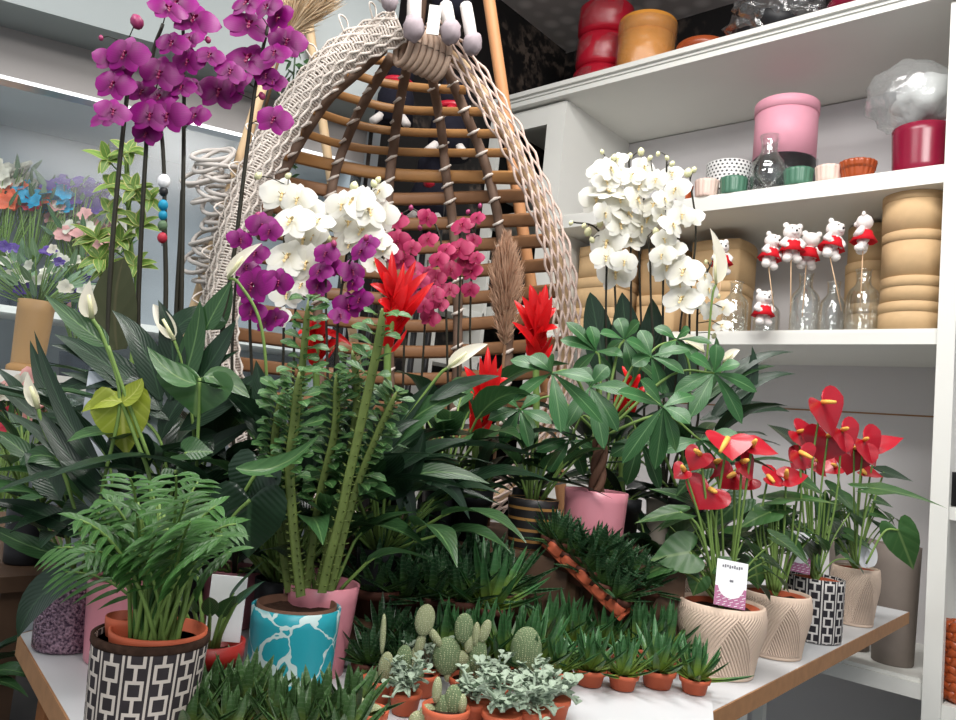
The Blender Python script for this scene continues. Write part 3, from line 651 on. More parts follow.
# plumes
M['fluff'] = plain('cream_plume', srgb(226, 202, 168), .9, .1, .12, 30); M['pampas'] = plain('brown_plume', srgb(196, 160, 134), .9, .1, .15, 30); M['drystem'] = plain('dry_stem', srgb(120, 90, 66), .7, .2, .1)
def plume(a, b, d, w, n, m, lab, foot=None, hang=.5):
    p, q = D(*a, d), D(*b, d); t = thing('pampas_plume', lab, 'dried grass', p if foot is None else foot); mb = MB(); ax = q - p
    if foot is not None: MB().tube([foot, p], .004, 6).build('stem', M['drystem'], t)
    for i in range(n):
        u = rnd.random() ** .8; c = p + ax * u; r = w * (.35 + math.sin(PI * min(1, .1 + u * .95))) * .6; th = rnd.uniform(0, 2 * PI); o = V((math.cos(th), math.sin(th), 0)) * r * rnd.uniform(.5, 1.1)
        e = c + o + ax.normalized() * r * rnd.uniform(.5, 1.8); mb.leaf([c, c + o * .6 + ax.normalized() * r * .3, e], .0045, (rnd.uniform(-1, 1), rnd.uniform(-1, 1), .4), 'lance', nl=3, na=1)
    mb.build('plume', m, t); return t
plume((284, 40), (318, -16), 2.0, .115, 1500, M['fluff'], 'cream fluffy plume at the top of the stand, left of the chair crown', D(262, 120, 2.05))
pf = D(506, 345, 1.98); plume((505, 345), (507, 236), 1.98, .062, 2600, M['pampas'], 'brown pampas plume in front of the right half of the chair', V((pf.x, pf.y, TZ + .001)))
# ------------------------------------------------------------------ plant materials
G = M
G['leafdark'] = leafmat('leaf_dark', srgb(32, 54, 37), srgb(58, 86, 60), .28, .5, 12, .12)
G['leafmid'] = leafmat('leaf_mid', srgb(50, 84, 48), srgb(104, 138, 86), .32, .5, 9, .15)
G['leafpach'] = leafmat('leaf_pachira', srgb(54, 102, 56), srgb(112, 150, 100), .34, .5, 11, .22)
G['leafanth'] = leafmat('leaf_anthurium', srgb(62, 102, 54), srgb(112, 140, 84), .36, .5, 4, .12)
G['leafyel'] = leafmat('leaf_yellowgreen', srgb(158, 172, 60), srgb(196, 200, 110), .45, .4, 6, .3, tl=.3)
G['leafolive'] = leafmat('leaf_maroon_green', srgb(58, 62, 34), srgb(84, 80, 52), .35, .5, 4, .1)
G['leafpalm'] = leafmat('leaf_palm', srgb(58, 100, 46), srgb(96, 134, 72), .4, .4, 3, .05)
G['variegated'] = leafmat('leaf_variegated', srgb(104, 140, 62), srgb(190, 196, 110), .4, .4, 5, .2, edge=srgb(206, 204, 120))
G['euph'] = leafmat('leaf_euphorbia', srgb(66, 106, 58), srgb(140, 168, 110), .4, .4, 4, .1)
G['stem'] = plain('green_stem', srgb(112, 140, 72), .5, .3, .15, 30)
G['stemdark'] = plain('dark_flower_stem', srgb(46, 44, 34), .5, .3, .25, 30)
G['stake'] = plain('dark_stake', srgb(26, 22, 26), .45, .4, .2, 30)
G['trunk'] = plain('braided_trunk', srgb(98, 70, 56), .75, .2, .25, 50, bump=.5)
G['soil'] = plain('potting_soil', srgb(58, 42, 34), .95, .1, .6, 120, bump=1.0)
G['terra'] = plain('terracotta', srgb(186, 92, 62), .6, .3, .08, 20)
G['pinkpot'] = plain('pink_glaze', srgb(208, 134, 146), .3, .5, .05, 8)
G['redpot'] = plain('red_plastic', srgb(158, 40, 34), .4, .4, .06)
G['magenta'] = petalmat('petal_magenta', srgb(158, 16, 136), srgb(106, 6, 84), srgb(96, 4, 74))
G['maglip'] = plain('lip_magenta', srgb(128, 6, 70), .4, .4, .15)
G['whitepet'] = petalmat('petal_white', srgb(244, 243, 238), srgb(232, 230, 214))
G['whitelip'] = plain('lip_white_yellow', srgb(232, 206, 150), .4, .4, .15)
G['crim'] = petalmat('petal_crimson', srgb(196, 62, 110), srgb(160, 26, 76), srgb(170, 30, 80))
G['crimlip'] = plain('lip_crimson', srgb(140, 16, 50), .4, .4, .15)
G['bud'] = plain('pale_bud', srgb(224, 222, 176), .45, .4, .08)
G['magbud'] = plain('magenta_bud', srgb(150, 50, 96), .45, .4, .15)
G['spathe'] = petalmat('white_spathe', srgb(242, 236, 222), srgb(236, 232, 210))
G['redspathe'] = plain('red_spathe', srgb(172, 10, 34), .36, .5, .14, 30, bump=.3, coat=.2)
G['spadix'] = plain('yellow_spadix', srgb(238, 178, 84), .6, .3, .12, 60)
G['bract'] = petalmat('red_bract', srgb(226, 32, 34), srgb(190, 14, 24), rough=.3, tl=.25)
def keypat(name, nu, nv, ink, ground):
    """interlocking squares joined by vertical bars, every other column half a step down"""
    t = NT(name); u, v = t.uv(); a = t.ma('MULTIPLY', u, float(nu)); col = t.ma('FLOOR', a)
    fx = t.ma('ABSOLUTE', t.ma('SUBTRACT', t.ma('FRACT', a), .5)); r = t.ma('ADD', t.ma('MULTIPLY', v, float(nv)), t.ma('MULTIPLY', t.ma('MODULO', col, 2.0), .5))
    fy = t.ma('ABSOLUTE', t.ma('SUBTRACT', t.ma('FRACT', r), .5)); m = t.ma('MAXIMUM', t.ma('MULTIPLY', fx, 1.0), t.ma('MULTIPLY', fy, 1.15))
    ring = t.ma('MULTIPLY', t.ma('GREATER_THAN', m, .22), t.ma('LESS_THAN', m, .35)); bar = t.ma('MULTIPLY', t.ma('LESS_THAN', fx, .07), t.ma('GREATER_THAN', m, .3))
    side = t.ma('MULTIPLY', t.ma('GREATER_THAN', fx, .45), t.ma('GREATER_THAN', fy, .0))
    k = t.ma('MAXIMUM', ring, t.ma('MAXIMUM', bar, side)); n = t.noise(60)
    return t.end(t.bsdf(t.mix(k, t.mix(n, ground, tuple(x * 1.8 for x in ground)), t.mix(n, ink, tuple(x * .75 for x in ink))), .75, .2, bump=k, bstr=.6, bdist=.002))
G['keypot'] = keypat('black_white_key_pattern', 14, 7.2, srgb(206, 196, 186), srgb(42, 38, 40))
G['keypot2'] = keypat('black_white_key_pattern_small', 12, 7.4, srgb(214, 210, 206), srgb(36, 34, 38))
def diamondpot(name, base):
    t = NT(name); u, v = t.uv(); a = t.ma('MULTIPLY', u, 4.0); fx = t.ma('SUBTRACT', t.ma('FRACT', a), .5); ax = t.ma('ABSOLUTE', fx)
    vv = t.ramp(v, .20, .54); inside = t.ma('LESS_THAN', vv, t.ma('SUBTRACT', 1.0, t.ma('MULTIPLY', ax, 2.1)))
    s1 = t.ma('SINE', t.ma('MULTIPLY', t.ma('ADD', t.ma('MULTIPLY', fx, 1.5), vv), 75.0)); s2 = t.ma('SINE', t.ma('MULTIPLY', t.ma('SUBTRACT', t.ma('MULTIPLY', fx, 1.5), vv), 75.0))
    h = t.ma('ADD', t.ma('MULTIPLY', inside, s1), t.ma('MULTIPLY', t.ma('MULTIPLY', t.ma('SUBTRACT', 1.0, inside), .6), s2))
    g = t.ma('MULTIPLY', inside, t.ramp(s1, -.55, -.95)); inb = t.ma('MULTIPLY', t.ramp(v, .19, .22), t.ramp(v, .57, .55))
    return t.end(t.bsdf(t.mix(t.ma('MULTIPLY', g, t.ma('MULTIPLY', inb, .75)), t.mix(t.noise(40), base, tuple(x * .92 for x in base)), srgb(138, 108, 92)), .7, .2, bump=t.ma('MULTIPLY', h, inb), bstr=.7, bdist=.002))
G['beige'] = diamondpot('beige_ridged_pot', srgb(222, 198, 178))
def crackle():
    t = NT('turquoise_crackle'); c = t.obj(); n1 = t.n('ShaderNodeTexNoise', i_Scale=18.0, i_Detail=3); t.set(n1.inputs['Vector'], c)
    ad = t.n('ShaderNodeVectorMath', operation='MULTIPLY_ADD'); t.set(ad.inputs[0], n1.outputs[1]); ad.inputs[1].default_value = (.05, .05, .05); t.set(ad.inputs[2], c)
    v = t.n('ShaderNodeTexVoronoi', feature='DISTANCE_TO_EDGE', i_Scale=17.0); t.set(v.inputs['Vector'], ad.outputs[0]); v.inputs['Randomness'].default_value = 1
    w = t.ma('MULTIPLY_ADD', t.ramp(t.noise(16), .4, .7), .12, .018)
    k = t.ma('MULTIPLY', t.ma('LESS_THAN', v.outputs[0], w), t.ramp(t.noise(9, 2), .30, .38))
    return t.end(t.bsdf(t.mix(t.ma('MULTIPLY', k, .85), srgb(40, 152, 166), srgb(206, 222, 218)), .35, .4, bump=k, bstr=.2))
G['crackle'] = crackle()
def glitter():
    t = NT('purple_glitter'); v = t.n('ShaderNodeTexVoronoi', i_Scale=260.0); t.set(v.inputs['Vector'], t.obj()); n = t.noise(240, 2)
    return t.end(t.bsdf(t.mix(t.ramp(n, .35, .65), srgb(60, 38, 60), srgb(176, 142, 158)), .25, .6, metal=.5, bump=n, bstr=.9, bdist=.003))
G['glitter'] = glitter()
def stripes():
    t = NT('gold_black_stripes'); u, v = t.uv(); f = t.ma('FRACT', t.ma('MULTIPLY', v, 9.0))
    return t.end(t.bsdf(t.mix(t.ma('LESS_THAN', f, .26), (.02, .018, .018), srgb(176, 130, 72)), .4))
G['stripes'] = stripes()
G['card'] = plain('label_card', srgb(240, 240, 242), .4, .3, .02)
G['cardpink'] = plain('label_card_mauve', srgb(176, 110, 144), .4, .3, .12, 60)
G['ink'] = plain('grey_ink', srgb(120, 120, 126), .6, .2, .05)

# ------------------------------------------------------------------ plant helpers
def base(px, py, z=TZ): p = onz(px, py, z + .0012); return p, depth(p) / FPX
def at(px, d, z): p = D(px, 450, d); return V((p.x, p.y, z))
def rimat(px, py, h, z=TZ): p = onz(px, py, z + h); return V((p.x, p.y, z + .0012)), depth(p) / FPX
def pot(t, p, r0, r1, h, m, rim=0, soil=.82, liner=None, n=48, name='pot'):
    pr = [(r, z + p.z) for r, z in potprof(r0, r1, h, .005)]
    if rim: pr = [(r, z + p.z) for r, z in [(.0001, 0), (r0, 0), (r0 + (r1 - r0) * .7, h * .72), (r1 + rim, h * .725), (r1 + rim, h), (r1 - .002, h), (r1 - .004, h * .6), (.0001, h * .55)]]
    MB().lathe(pr, (p.x, p.y, 0), n).build(name, G[m], t)
    rs = (r0 + (r1 - r0) * soil) - .005
    if liner: MB().lathe([(rs, p.z + h * .55), (r1 - .010, p.z + h * .985), (r1 - .013, p.z + h * .985), (rs - .004, p.z + h * .6)], (p.x, p.y, 0), 36).build('liner_pot', G[liner], t); rs -= .004
    s = MB(); rows = [[V((p.x + rs * q * math.cos(a), p.y + rs * q * math.sin(a), p.z + h * soil + .006 * noise.noise(V((math.cos(a) * q * 4, math.sin(a) * q * 4, p.x * 9))))) for a in [2 * PI * j / 24 for j in range(24)]] for q in (1, .75, .5, .25, .01)]
    s.grid(rows, close=True); s.build('soil', G['soil'], t)
NF = TOCAM * .75 + V((0, 0, .55))
def pxpts(pts, d):
    out = []
    for q in pts: out.append(D(q[0], q[1], d + (q[2] if len(q) > 2 else 0)))
    return out
def L(t, m, pts, w, d, nrm=None, prof='lance', fold=.22, stalk=None, nl=10, wave=0, name='leaf', sm='stem', sr=.0028):
    """a blade through image points PTS at depth D (+ offsets), W pixels wide, with an optional stalk through STALK"""
    P = pxpts(pts, d); mb = MB(); mb.leaf(P, w * d / FPX, nrm or NF, prof, fold, nl, 4, 0, wave)
    if stalk: mb.tube(spline(pxpts(stalk, d) + [P[0]], 5), sr, 6, 1)
    return mb.build(name, [G[m], G[sm]], t)
def H(t, m, c, tip, Lpx, Wpx, d, nrm=None, stalk=None, cup=.10, droop=.2, name='leaf', dd=0, sm='stem', sr=.0028):
    """heart blade: stalk joins at C, tip towards image point TIP"""
    p = D(c[0], c[1], d); q = D(tip[0], tip[1], d + dd); mb = MB(); mb.heart(p, q - p, nrm or NF, Lpx * d / FPX, Wpx * d / FPX, 0, cup, droop)
    if stalk: mb.tube(spline([p] + pxpts(stalk, d), 5), sr, 6, 1)
    return mb.build(name, [G[m], G[sm]], t)
def rosette(t, m, foot, n, Lr, Wr, elev=(25, 80), droop=.5, seed=1, prof='lance', pet=.35, az=None, mats=None, z0=0, wave=0, sm='stem'):
    """arching stalked leaves from a crown"""
    r = random.Random(seed); foot = V(foot)
    for i in range(n):
        a = (i * 2.39996 + r.uniform(-.3, .3)) if az is None else r.uniform(*az); e = math.radians(r.uniform(*elev)); ln = r.uniform(*Lr); h = V((math.cos(a), math.sin(a), 0))
        p0 = foot + h * .012 + V((0, 0, z0)); p1 = p0 + (h * math.cos(e) + V((0, 0, math.sin(e)))) * ln * pet
        e2 = e * .75; p2 = p1 + (h * math.cos(e2) + V((0, 0, math.sin(e2)))) * ln * (1 - pet) * .5; p3 = p2 + (h * math.cos(e2 - droop * 1.6) + V((0, 0, math.sin(e2 - droop * 1.6)))) * ln * (1 - pet) * .55
        nn = V((0, 0, 1)) * math.cos(e2) - h * math.sin(e2) + V((r.uniform(-.35, .35), r.uniform(-.35, .35), .2))
        mb = MB(); mb.leaf([p1, p2, p3], r.uniform(*Wr), nn, prof, r.uniform(.15, .35), 9, 4, 0, wave)
        mb.tube([p0, p0.lerp(p1, .5) + V((0, 0, .004)), p1, p1.lerp(p2, .3)], [.0035, .003, .0026, .0015], 6, 1)
        mb.build('leaf', [G[r.choice(mats) if mats else m], G[sm]], t)
# flower prototypes (removed at the end; copies share their meshes)
def orchid_proto(pm, lm, seed, op=1.0):
    r = random.Random(seed); mb = MB(); Z = V((0, 0, 1))
    def pet(deg, ln, w, cz, tz): a = math.radians(deg); d = V((math.cos(a), math.sin(a), 0)); mb.leaf([d * .04 + V((0, 0, .02)), d * ln * .5 + Z * cz, d * ln + Z * tz], w, Z, 'round', -.10, 7, 6)
    j = lambda s=.06: r.uniform(-s, s)
    for sg in (0, 1): pet((14 if sg == 0 else 166) + j(4), 1 + j(), 1.15, .16 + j(), (-.12 + j(.1)) * op)
    pet(90 + j(4), .92, .64, .08, -.08); pet(-48 + j(5), .9, .62, .05, -.06 + j()); pet(-132 + j(5), .9, .62, .05, -.06 + j())
    o = mb.build('flower', G[pm]); l = MB(); l.ball((0, .06, .16), (.08, .11, .13), 10); l.ball((0, -.16, .22), (.10, .17, .09), 10)
    for sg in (-1, 1): l.leaf([(0, -.05, .12), (sg * .18, -.02, .30), (sg * .22, .06, .40)], .2, (0, 1, .6), 'round', .2, 5, 4)
    l.leaf([(0, -.28, .24), (0, -.42, .30), (0, -.5, .2)], .2, (0, .3, 1), 'ovate', .2, 5, 4)
    l.v = [p * .68 + V((0, .0, .03)) for p in l.v]; q = l.build('lip', G[lm], None); q.parent = o; PROTOS.append(o); return o
def bud_proto(m):
    mb = MB(); mb.ball((0, 0, 0), (.5, .62, .45), 10); mb.ball((0, .3, 0), (.3, .4, .3), 8); o = mb.build('bud', G[m]); PROTOS.append(o); return o
OP = {k: [orchid_proto(k, l, 10 * i + j) for j in range(4)] for i, (k, l) in enumerate((('magenta', 'maglip'), ('whitepet', 'whitelip'), ('crim', 'crimlip')))}
BP = {'magenta': bud_proto('magbud'), 'whitepet': bud_proto('bud'), 'crim': bud_proto('magbud')}
def orchid(label, kind, d, foot, stems, flowers, buds=(), group=None, potspec=None, leaves=(), sd=1, stake='stake', r_=.0032, face=.5, cat='orchid', up=.2, sc=.56):
    r = random.Random(sd); t = thing('potted_orchid', label, cat, foot, group); Hh = .10
    pm, pr = potspec or ('cream', .055); pot(t, V(foot), pr * .8, pr, .11, pm)
    crown = V(foot) + V((0, 0, .10)); allp = []
    SM = []
    for s in stems:
        pts = pxpts(s, d); sp_ = spline([crown.lerp(pts[0], 0)] + [crown.lerp(pts[0], .5) + V((0, 0, .01))] + pts, 6); allp += [(q, len(SM)) for q in sp_[6:]]
        SM.append(MB().tube(sp_, [r_ * (1.25 - .55 * i / len(sp_)) for i in range(len(sp_))], 7))
    for x, y, w in flowers:
        p = D(x, y, d - r.uniform(.0, .07)); s = w * sc * d / FPX; q, si = min(allp, key=lambda a: (a[0] - p).length)
        nn = (TOCAM + V((r.uniform(-face, face), r.uniform(-face, face), r.uniform(-.25, .25) + up))).normalized()
        part(r.choice(OP[kind]), t, frame(p, nn, (r.uniform(-.15, .15), r.uniform(-.15, .15), 1), s))
        SM[si].tube([q, q.lerp(p, .6) + V((0, 0, .01)), p - nn * s * .05], .0013, 5)
    for x, y, w in buds:
        p = D(x, y, d - r.uniform(0, .04)); q, si = min(allp, key=lambda a: (a[0] - p).length); s = w / 2 * d / FPX
        part(BP[kind], t, frame(p, TOCAM, (r.uniform(-.6, .6), r.uniform(-.6, .6), 1), s)); SM[si].tube([q, q.lerp(p, .6) + V((0, 0, .006)), p], .0012, 5)
    for q in SM: q.build('flower_stem', G['stemdark' if stake == 'stake' else stake], t)
    for m, pts, w in leaves: L(t, m, pts, w, d, prof='round' if m == 'leafolive' else 'ovate', fold=.12)
    rosette(t, 'leafdark', crown, 5, (.16, .24), (.05, .07), (15, 50), .5, sd + 50, 'ovate', .1)
    return t
T1, T2 = TZ + .07, TZ + .19      # tops of the two display steps
def step(name, d0, d1, l0, l1, z, label):
    c = _F0 * ((d0 + d1) / 2) + _R0 * ((l0 + l1) / 2); o = MB().box((c.x, c.y, (TZ + z) / 2 + .0003), (l1 - l0, d1 - d0, z - TZ - .0006), YAW).build(name, M['benchwood'], None, (c.x, c.y, TZ), smooth=False); tag(o, label, 'display step')
step('display_step', 1.56, 2.06, -.26, .46, T2, 'dark wooden display step carrying orchids and the money tree pot')
step('display_step', 1.36, 1.555, -.24, .10, T1, 'low dark display step under the dark succulents')
BZ = .816                      # top of the bench
# ---- magenta orchids at the back left
mg = 'tall magenta orchids'
orchid('magenta orchid on a straight dark stake, leftmost of the tall ones', 'magenta', 1.62, at(110, 1.62, BZ), [[(108, 330), (112, 250), (119, 170), (128, 88), (132, 52), (118, 40)]],
       [(110, 60, 30), (126, 55, 40), (114, 85, 36), (106, 118, 34), (120, 72, 30), (113, 112, 30)], [(101, 38, 10), (137, 22, 26)], mg, ('black', .04), [('leafolive', [(117, 350), (110, 300), (124, 258)], 46), ('leafdark', [(165, 345), (190, 300), (226, 322)], 30)], 11, sc=.58, r_=.0052)
orchid('magenta orchid with flowers facing front, second of the tall ones', 'magenta', 1.66, at(150, 1.66, BZ), [[(138, 320), (141, 240), (146, 150), (152, 60), (163, 24)], [(165, 320), (165, 230), (163, 150), (156, 90)]],
       [(160, 74, 38), (150, 116, 36), (168, 116, 38), (146, 134, 26), (142, 92, 28), (168, 10, 34), (172, 44, 30), (182, 88, 26), (160, 98, 30)], [(158, 128, 12)], mg, ('black', .04), (), 12, sc=.58, r_=.0052)
orchid('magenta orchid with the highest flower, third of the tall ones', 'magenta', 1.70, at(183, 1.70, BZ), [[(181, 320), (183, 200), (184, 100), (183, 20)], [(176, 320), (180, 240), (182, 190)]],
       [(194, 20, 44), (188, 62, 30), (194, 86, 24), (196, 116, 26), (210, 56, 26), (177, 4, 34), (190, 40, 24)], [(208, 40, 12)], mg, ('black', .04), (), 13, sc=.58, r_=.0052)
orchid('magenta orchid leaning right in front of the chair rim, rightmost of the tall ones', 'magenta', 1.72, at(222, 1.72, BZ), [[(214, 400), (224, 320), (236, 240), (247, 150), (257, 78), (268, 26)]],
       [(249, 26, 44), (249, 60, 48), (219, 92, 40), (238, 84, 30), (230, 72, 28), (287, 42, 36), (275, 54, 28), (279, 18, 30), (273, 82, 26), (274, 120, 34), (248, 4, 36), (268, 8, 28), (266, 76, 24)], [(262, 96, 14)], mg, ('black', .04), [('leafmid', [(212, 330), (222, 310), (232, 284)], 26)], 14, sc=.58, r_=.0052)
orchid('short magenta orchid before the white orchid at the left rim of the chair', 'magenta', 1.52, at(250, 1.52, TZ), [[(252, 400), (250, 330), (249, 260), (252, 222)], [(232, 360), (236, 280), (246, 240)]],
       [(254, 286, 42), (240, 240, 24), (262, 226, 30), (270, 232, 24), (256, 254, 26), (278, 282, 28), (252, 312, 26), (268, 322, 28), (276, 318, 22), (246, 268, 26)], [(258, 216, 14)], None, ('pinkpot', .06), (), 15)
orchid('magenta orchid in the middle, between the two white flower clusters', 'magenta', 1.66, at(338, 1.66, TZ), [[(336, 400), (338, 320), (346, 270), (362, 246)], [(328, 400), (326, 310), (326, 260)]],
       [(326, 254, 26), (320, 272, 26), (330, 266, 24), (318, 286, 24), (362, 252, 26), (352, 272, 28), (368, 244, 22), (348, 306, 30), (360, 300, 26), (340, 316, 22), (354, 284, 20)], [(366, 238, 12), (334, 244, 12)], None, ('pinkpot', .06), (), 16)
# ---- white orchids left of centre
orchid('white orchid with large flowers before the left chair rim', 'whitepet', 1.74, at(284, 1.74, TZ), [[(282, 400), (284, 310), (284, 240), (288, 186)], [(292, 400), (296, 300), (306, 230)]],
       [(282, 196, 42), (292, 222, 44), (306, 212, 40), (288, 258, 46), (308, 264, 40), (304, 240, 38), (286, 296, 30), (318, 222, 30), (298, 200, 34), (280, 318, 24), (302, 286, 28), (314, 238, 30)], [(258, 176, 14), (288, 176, 12)], None, ('cream', .06), (), 21, face=.45, sc=.58)
orchid('white orchid with clustered flowers and pale buds before the chair slats', 'whitepet', 1.80, at(348, 1.80, TZ), [[(334, 400), (338, 320), (352, 226), (368, 196)]],
       [(354, 202, 42), (342, 206, 34), (368, 212, 40), (382, 216, 34), (348, 224, 38), (362, 232, 40), (376, 240, 30), (336, 222, 30), (384, 250, 26), (366, 200, 30), (350, 244, 30), (380, 192, 26), (374, 264, 26)], [(354, 187, 18), (374, 184, 14), (332, 228, 14), (334, 214, 12), (328, 238, 14), (378, 180, 12)], None, ('cream', .06), (), 22, face=.55, sc=.56)
# ---- crimson mini orchids before the slats
orchid('crimson mini orchid with many small flowers, left of the pair before the slats', 'crim', 1.94, at(440, 1.94, T2), [[(448, 420), (447, 347), (444, 270), (436, 226), (412, 208)], [(420, 420), (424, 340), (428, 260)], [(404, 420), (404, 330), (400, 250)]],
       [(397, 222, 24), (398, 241, 24), (427, 218, 20), (428, 240, 20), (414, 268, 22), (438, 260, 20), (434, 294, 20), (440, 304, 18), (420, 282, 20), (424, 306, 18), (412, 248, 18), (404, 262, 22), (428, 276, 22), (418, 300, 22), (408, 290, 20), (436, 278, 20), (402, 304, 18), (394, 256, 18), (430, 318, 20)], [(411, 208, 10), (420, 228, 10), (390, 240, 9)], None, ('black', .035), (), 31)
orchid('crimson mini orchid, right of the pair before the slats', 'crim', 1.96, at(466, 1.97, T2), [[(458, 420), (458, 345), (460, 280), (460, 230)], [(472, 420), (470, 340), (472, 260), (476, 222)]],
       [(462, 226, 24), (459, 250, 28), (477, 218, 16), (472, 272, 22), (451, 270, 22), (474, 240, 16), (466, 262, 20), (450, 290, 18), (470, 290, 18), (476, 258, 16), (446, 250, 18)], [(480, 206, 9), (468, 212, 9)], None, ('black', .035), (), 32)
# ---- white orchids on the right
orchid('tall white orchid with cascading flowers, left of the two before the shelves', 'whitepet', 2.0, at(622, 2.0, T2), [[(630, 420), (631, 300), (630, 200), (629, 160)], [(608, 400), (606, 300), (609, 210), (612, 172)], [(644, 420), (640, 290), (640, 220), (652, 170)], [(614, 400), (616, 330), (612, 260), (596, 228), (572, 222)]],
       [(599, 172, 28), (610, 170, 32), (622, 178, 30), (596, 200, 34), (609, 194, 36), (620, 200, 32), (606, 182, 28), (644, 168, 26), (640, 186, 30), (636, 200, 32), (628, 216, 32), (640, 228, 32), (630, 240, 30), (608, 243, 40), (616, 274, 38), (620, 226, 30), (604, 214, 26), (652, 184, 28), (654, 206, 30), (648, 220, 28), (632, 176, 26), (618, 160, 20), (606, 258, 30), (624, 262, 26)],
       [(588, 232, 16), (600, 224, 14), (571, 223, 9), (602, 152, 9), (614, 158, 13), (641, 152, 14), (630, 156, 11), (584, 226, 10), (592, 240, 11), (650, 158, 10)], None, ('cream', .045), [('leafdark', [(606, 380), (596, 320), (590, 292)], 34), ('leafdark', [(630, 380), (626, 330), (622, 292)], 36), ('leafdark', [(640, 390), (656, 340), (652, 298)], 34)], 41, stake='stemdark', face=.75, sc=.56)
orchid('white orchid with drooping flowers, right of the two before the shelves', 'whitepet', 1.94, at(668, 1.94, T2), [[(664, 420), (663, 300), (665, 220), (667, 156)], [(688, 420), (690, 300), (696, 232), (690, 180)], [(660, 420), (652, 320), (650, 260), (648, 236)], [(698, 420), (697, 333), (700, 290), (712, 262)], [(672, 420), (680, 330), (684, 300)]],
       [(676, 190, 32), (656, 180, 26), (682, 216, 28), (692, 218, 26), (672, 226, 30), (664, 200, 26), (668, 266, 42), (684, 272, 40), (682, 300, 42), (662, 256, 28), (664, 240, 26), (708, 290, 26), (704, 276, 22), (672, 250, 30), (678, 284, 30), (724, 308, 22), (722, 326, 20), (710, 312, 22), (660, 216, 24), (672, 174, 24), (698, 304, 22)],
       [(688, 173, 16), (694, 170, 11), (667, 158, 9), (658, 154, 9), (668, 246, 12), (703, 268, 9), (706, 262, 8), (672, 164, 11), (656, 232, 14), (718, 296, 10), (714, 336, 10)], None, ('cream', .045), [('leafdark', [(676, 400), (684, 350), (668, 330)], 30)], 42, stake='stemdark', face=.75, sc=.52)

# ---- bromeliads
gz = 'red flowering bromeliads'
def guzmania(label, d, foot, c, tips, low, seed, w=9, leaves=9):
    r = random.Random(seed); t = thing('bromeliad', label, 'bromeliad', foot, gz); pot(t, V(foot), .034, .040, .11, 'black', .003)
    ax = D(*c, d); MB().tube(spline([V(foot) + V((0, 0, .09)), D(low[0], low[1] + 60, d), D(*low, d), ax], 5), .008, 8).build('flower_stalk', G['stem'], t)
    k = d / FPX
    for j, (x, y) in enumerate(tips):
        b = D(c[0] + (low[0] - c[0]) * .25 * (j % 3), c[1] + (low[1] - c[1]) * .22 * (j % 4), d); e = D(x, y, d + r.uniform(-.05, .01)); m = b.lerp(e, .55) + V((0, 0, abs(x - c[0]) * .18 * k)) - CF * .02
        mb = MB(); mb.leaf([b, m, e], w * r.uniform(1.1, 1.5) * k, NF + V((r.uniform(-.4, .4), 0, 0)), 'spathe', .35, 8, 4); mb.build('bract', G['bract'], t)
    for j in range(12):                                    # short clasping bracts down the stalk
        u = j / 12; b = D(c[0] + (low[0] - c[0]) * u, c[1] + (low[1] - c[1]) * u, d); a = j * 2.4; h = V((math.cos(a), math.sin(a), 0)); ln = (12 + 10 * u) * k
        mb = MB(); mb.leaf([b - V((0, 0, ln * .4)), b + h * ln * .4 + V((0, 0, ln * .3)), b + h * ln * (.6 + .3 * u) + V((0, 0, ln * .95))], w * 1.7 * k, h, 'spathe', .3, 6, 4); mb.build('bract', G['bract'], t)
    rosette(t, 'leafdark', V(foot) + V((0, 0, .1)), leaves, (.22, .34), (.026, .036), (35, 70), .5, seed, 'strap', .05)
guzmania('red bromeliad highest in the middle, before the dusty crimson orchids', 1.62, at(392, 1.62, T2), (396, 300), [(374, 257), (392, 250), (416, 260), (434, 282), (370, 284), (378, 300), (424, 292), (404, 262), (384, 270), (428, 272), (408, 284)], (388, 350), 51)
guzmania('red bromeliad with a low flower beside the long stalked white spathe', 1.66, at(478, 1.66, T2), (486, 392), [(488, 346), (464, 366), (474, 376), (502, 364), (508, 378), (470, 392), (480, 356), (496, 354)], (476, 436), 52, 8)
guzmania('red bromeliad right of the brown plume, before the chair rim', 1.78, at(534, 1.84, T2), (538, 326), [(530, 284), (546, 284), (514, 300), (512, 322), (556, 308), (522, 296), (552, 296), (540, 290), (518, 334), (558, 328)], (536, 364), 53, 9)
guzmania('small red bromeliad half hidden by green leaves near the white orchid', 1.86, at(628, 1.86, T2), (630, 384), [(622, 366), (640, 374), (616, 380), (644, 386), (632, 364)], (622, 420), 54, 7, 5)
guzmania('red bromeliad glimpsed low behind the leafy spurge', 1.75, at(318, 1.75, TZ), (318, 330), [(296, 336), (308, 314), (330, 312), (344, 340), (352, 346), (300, 350), (334, 330)], (316, 366), 55, 7, 6)

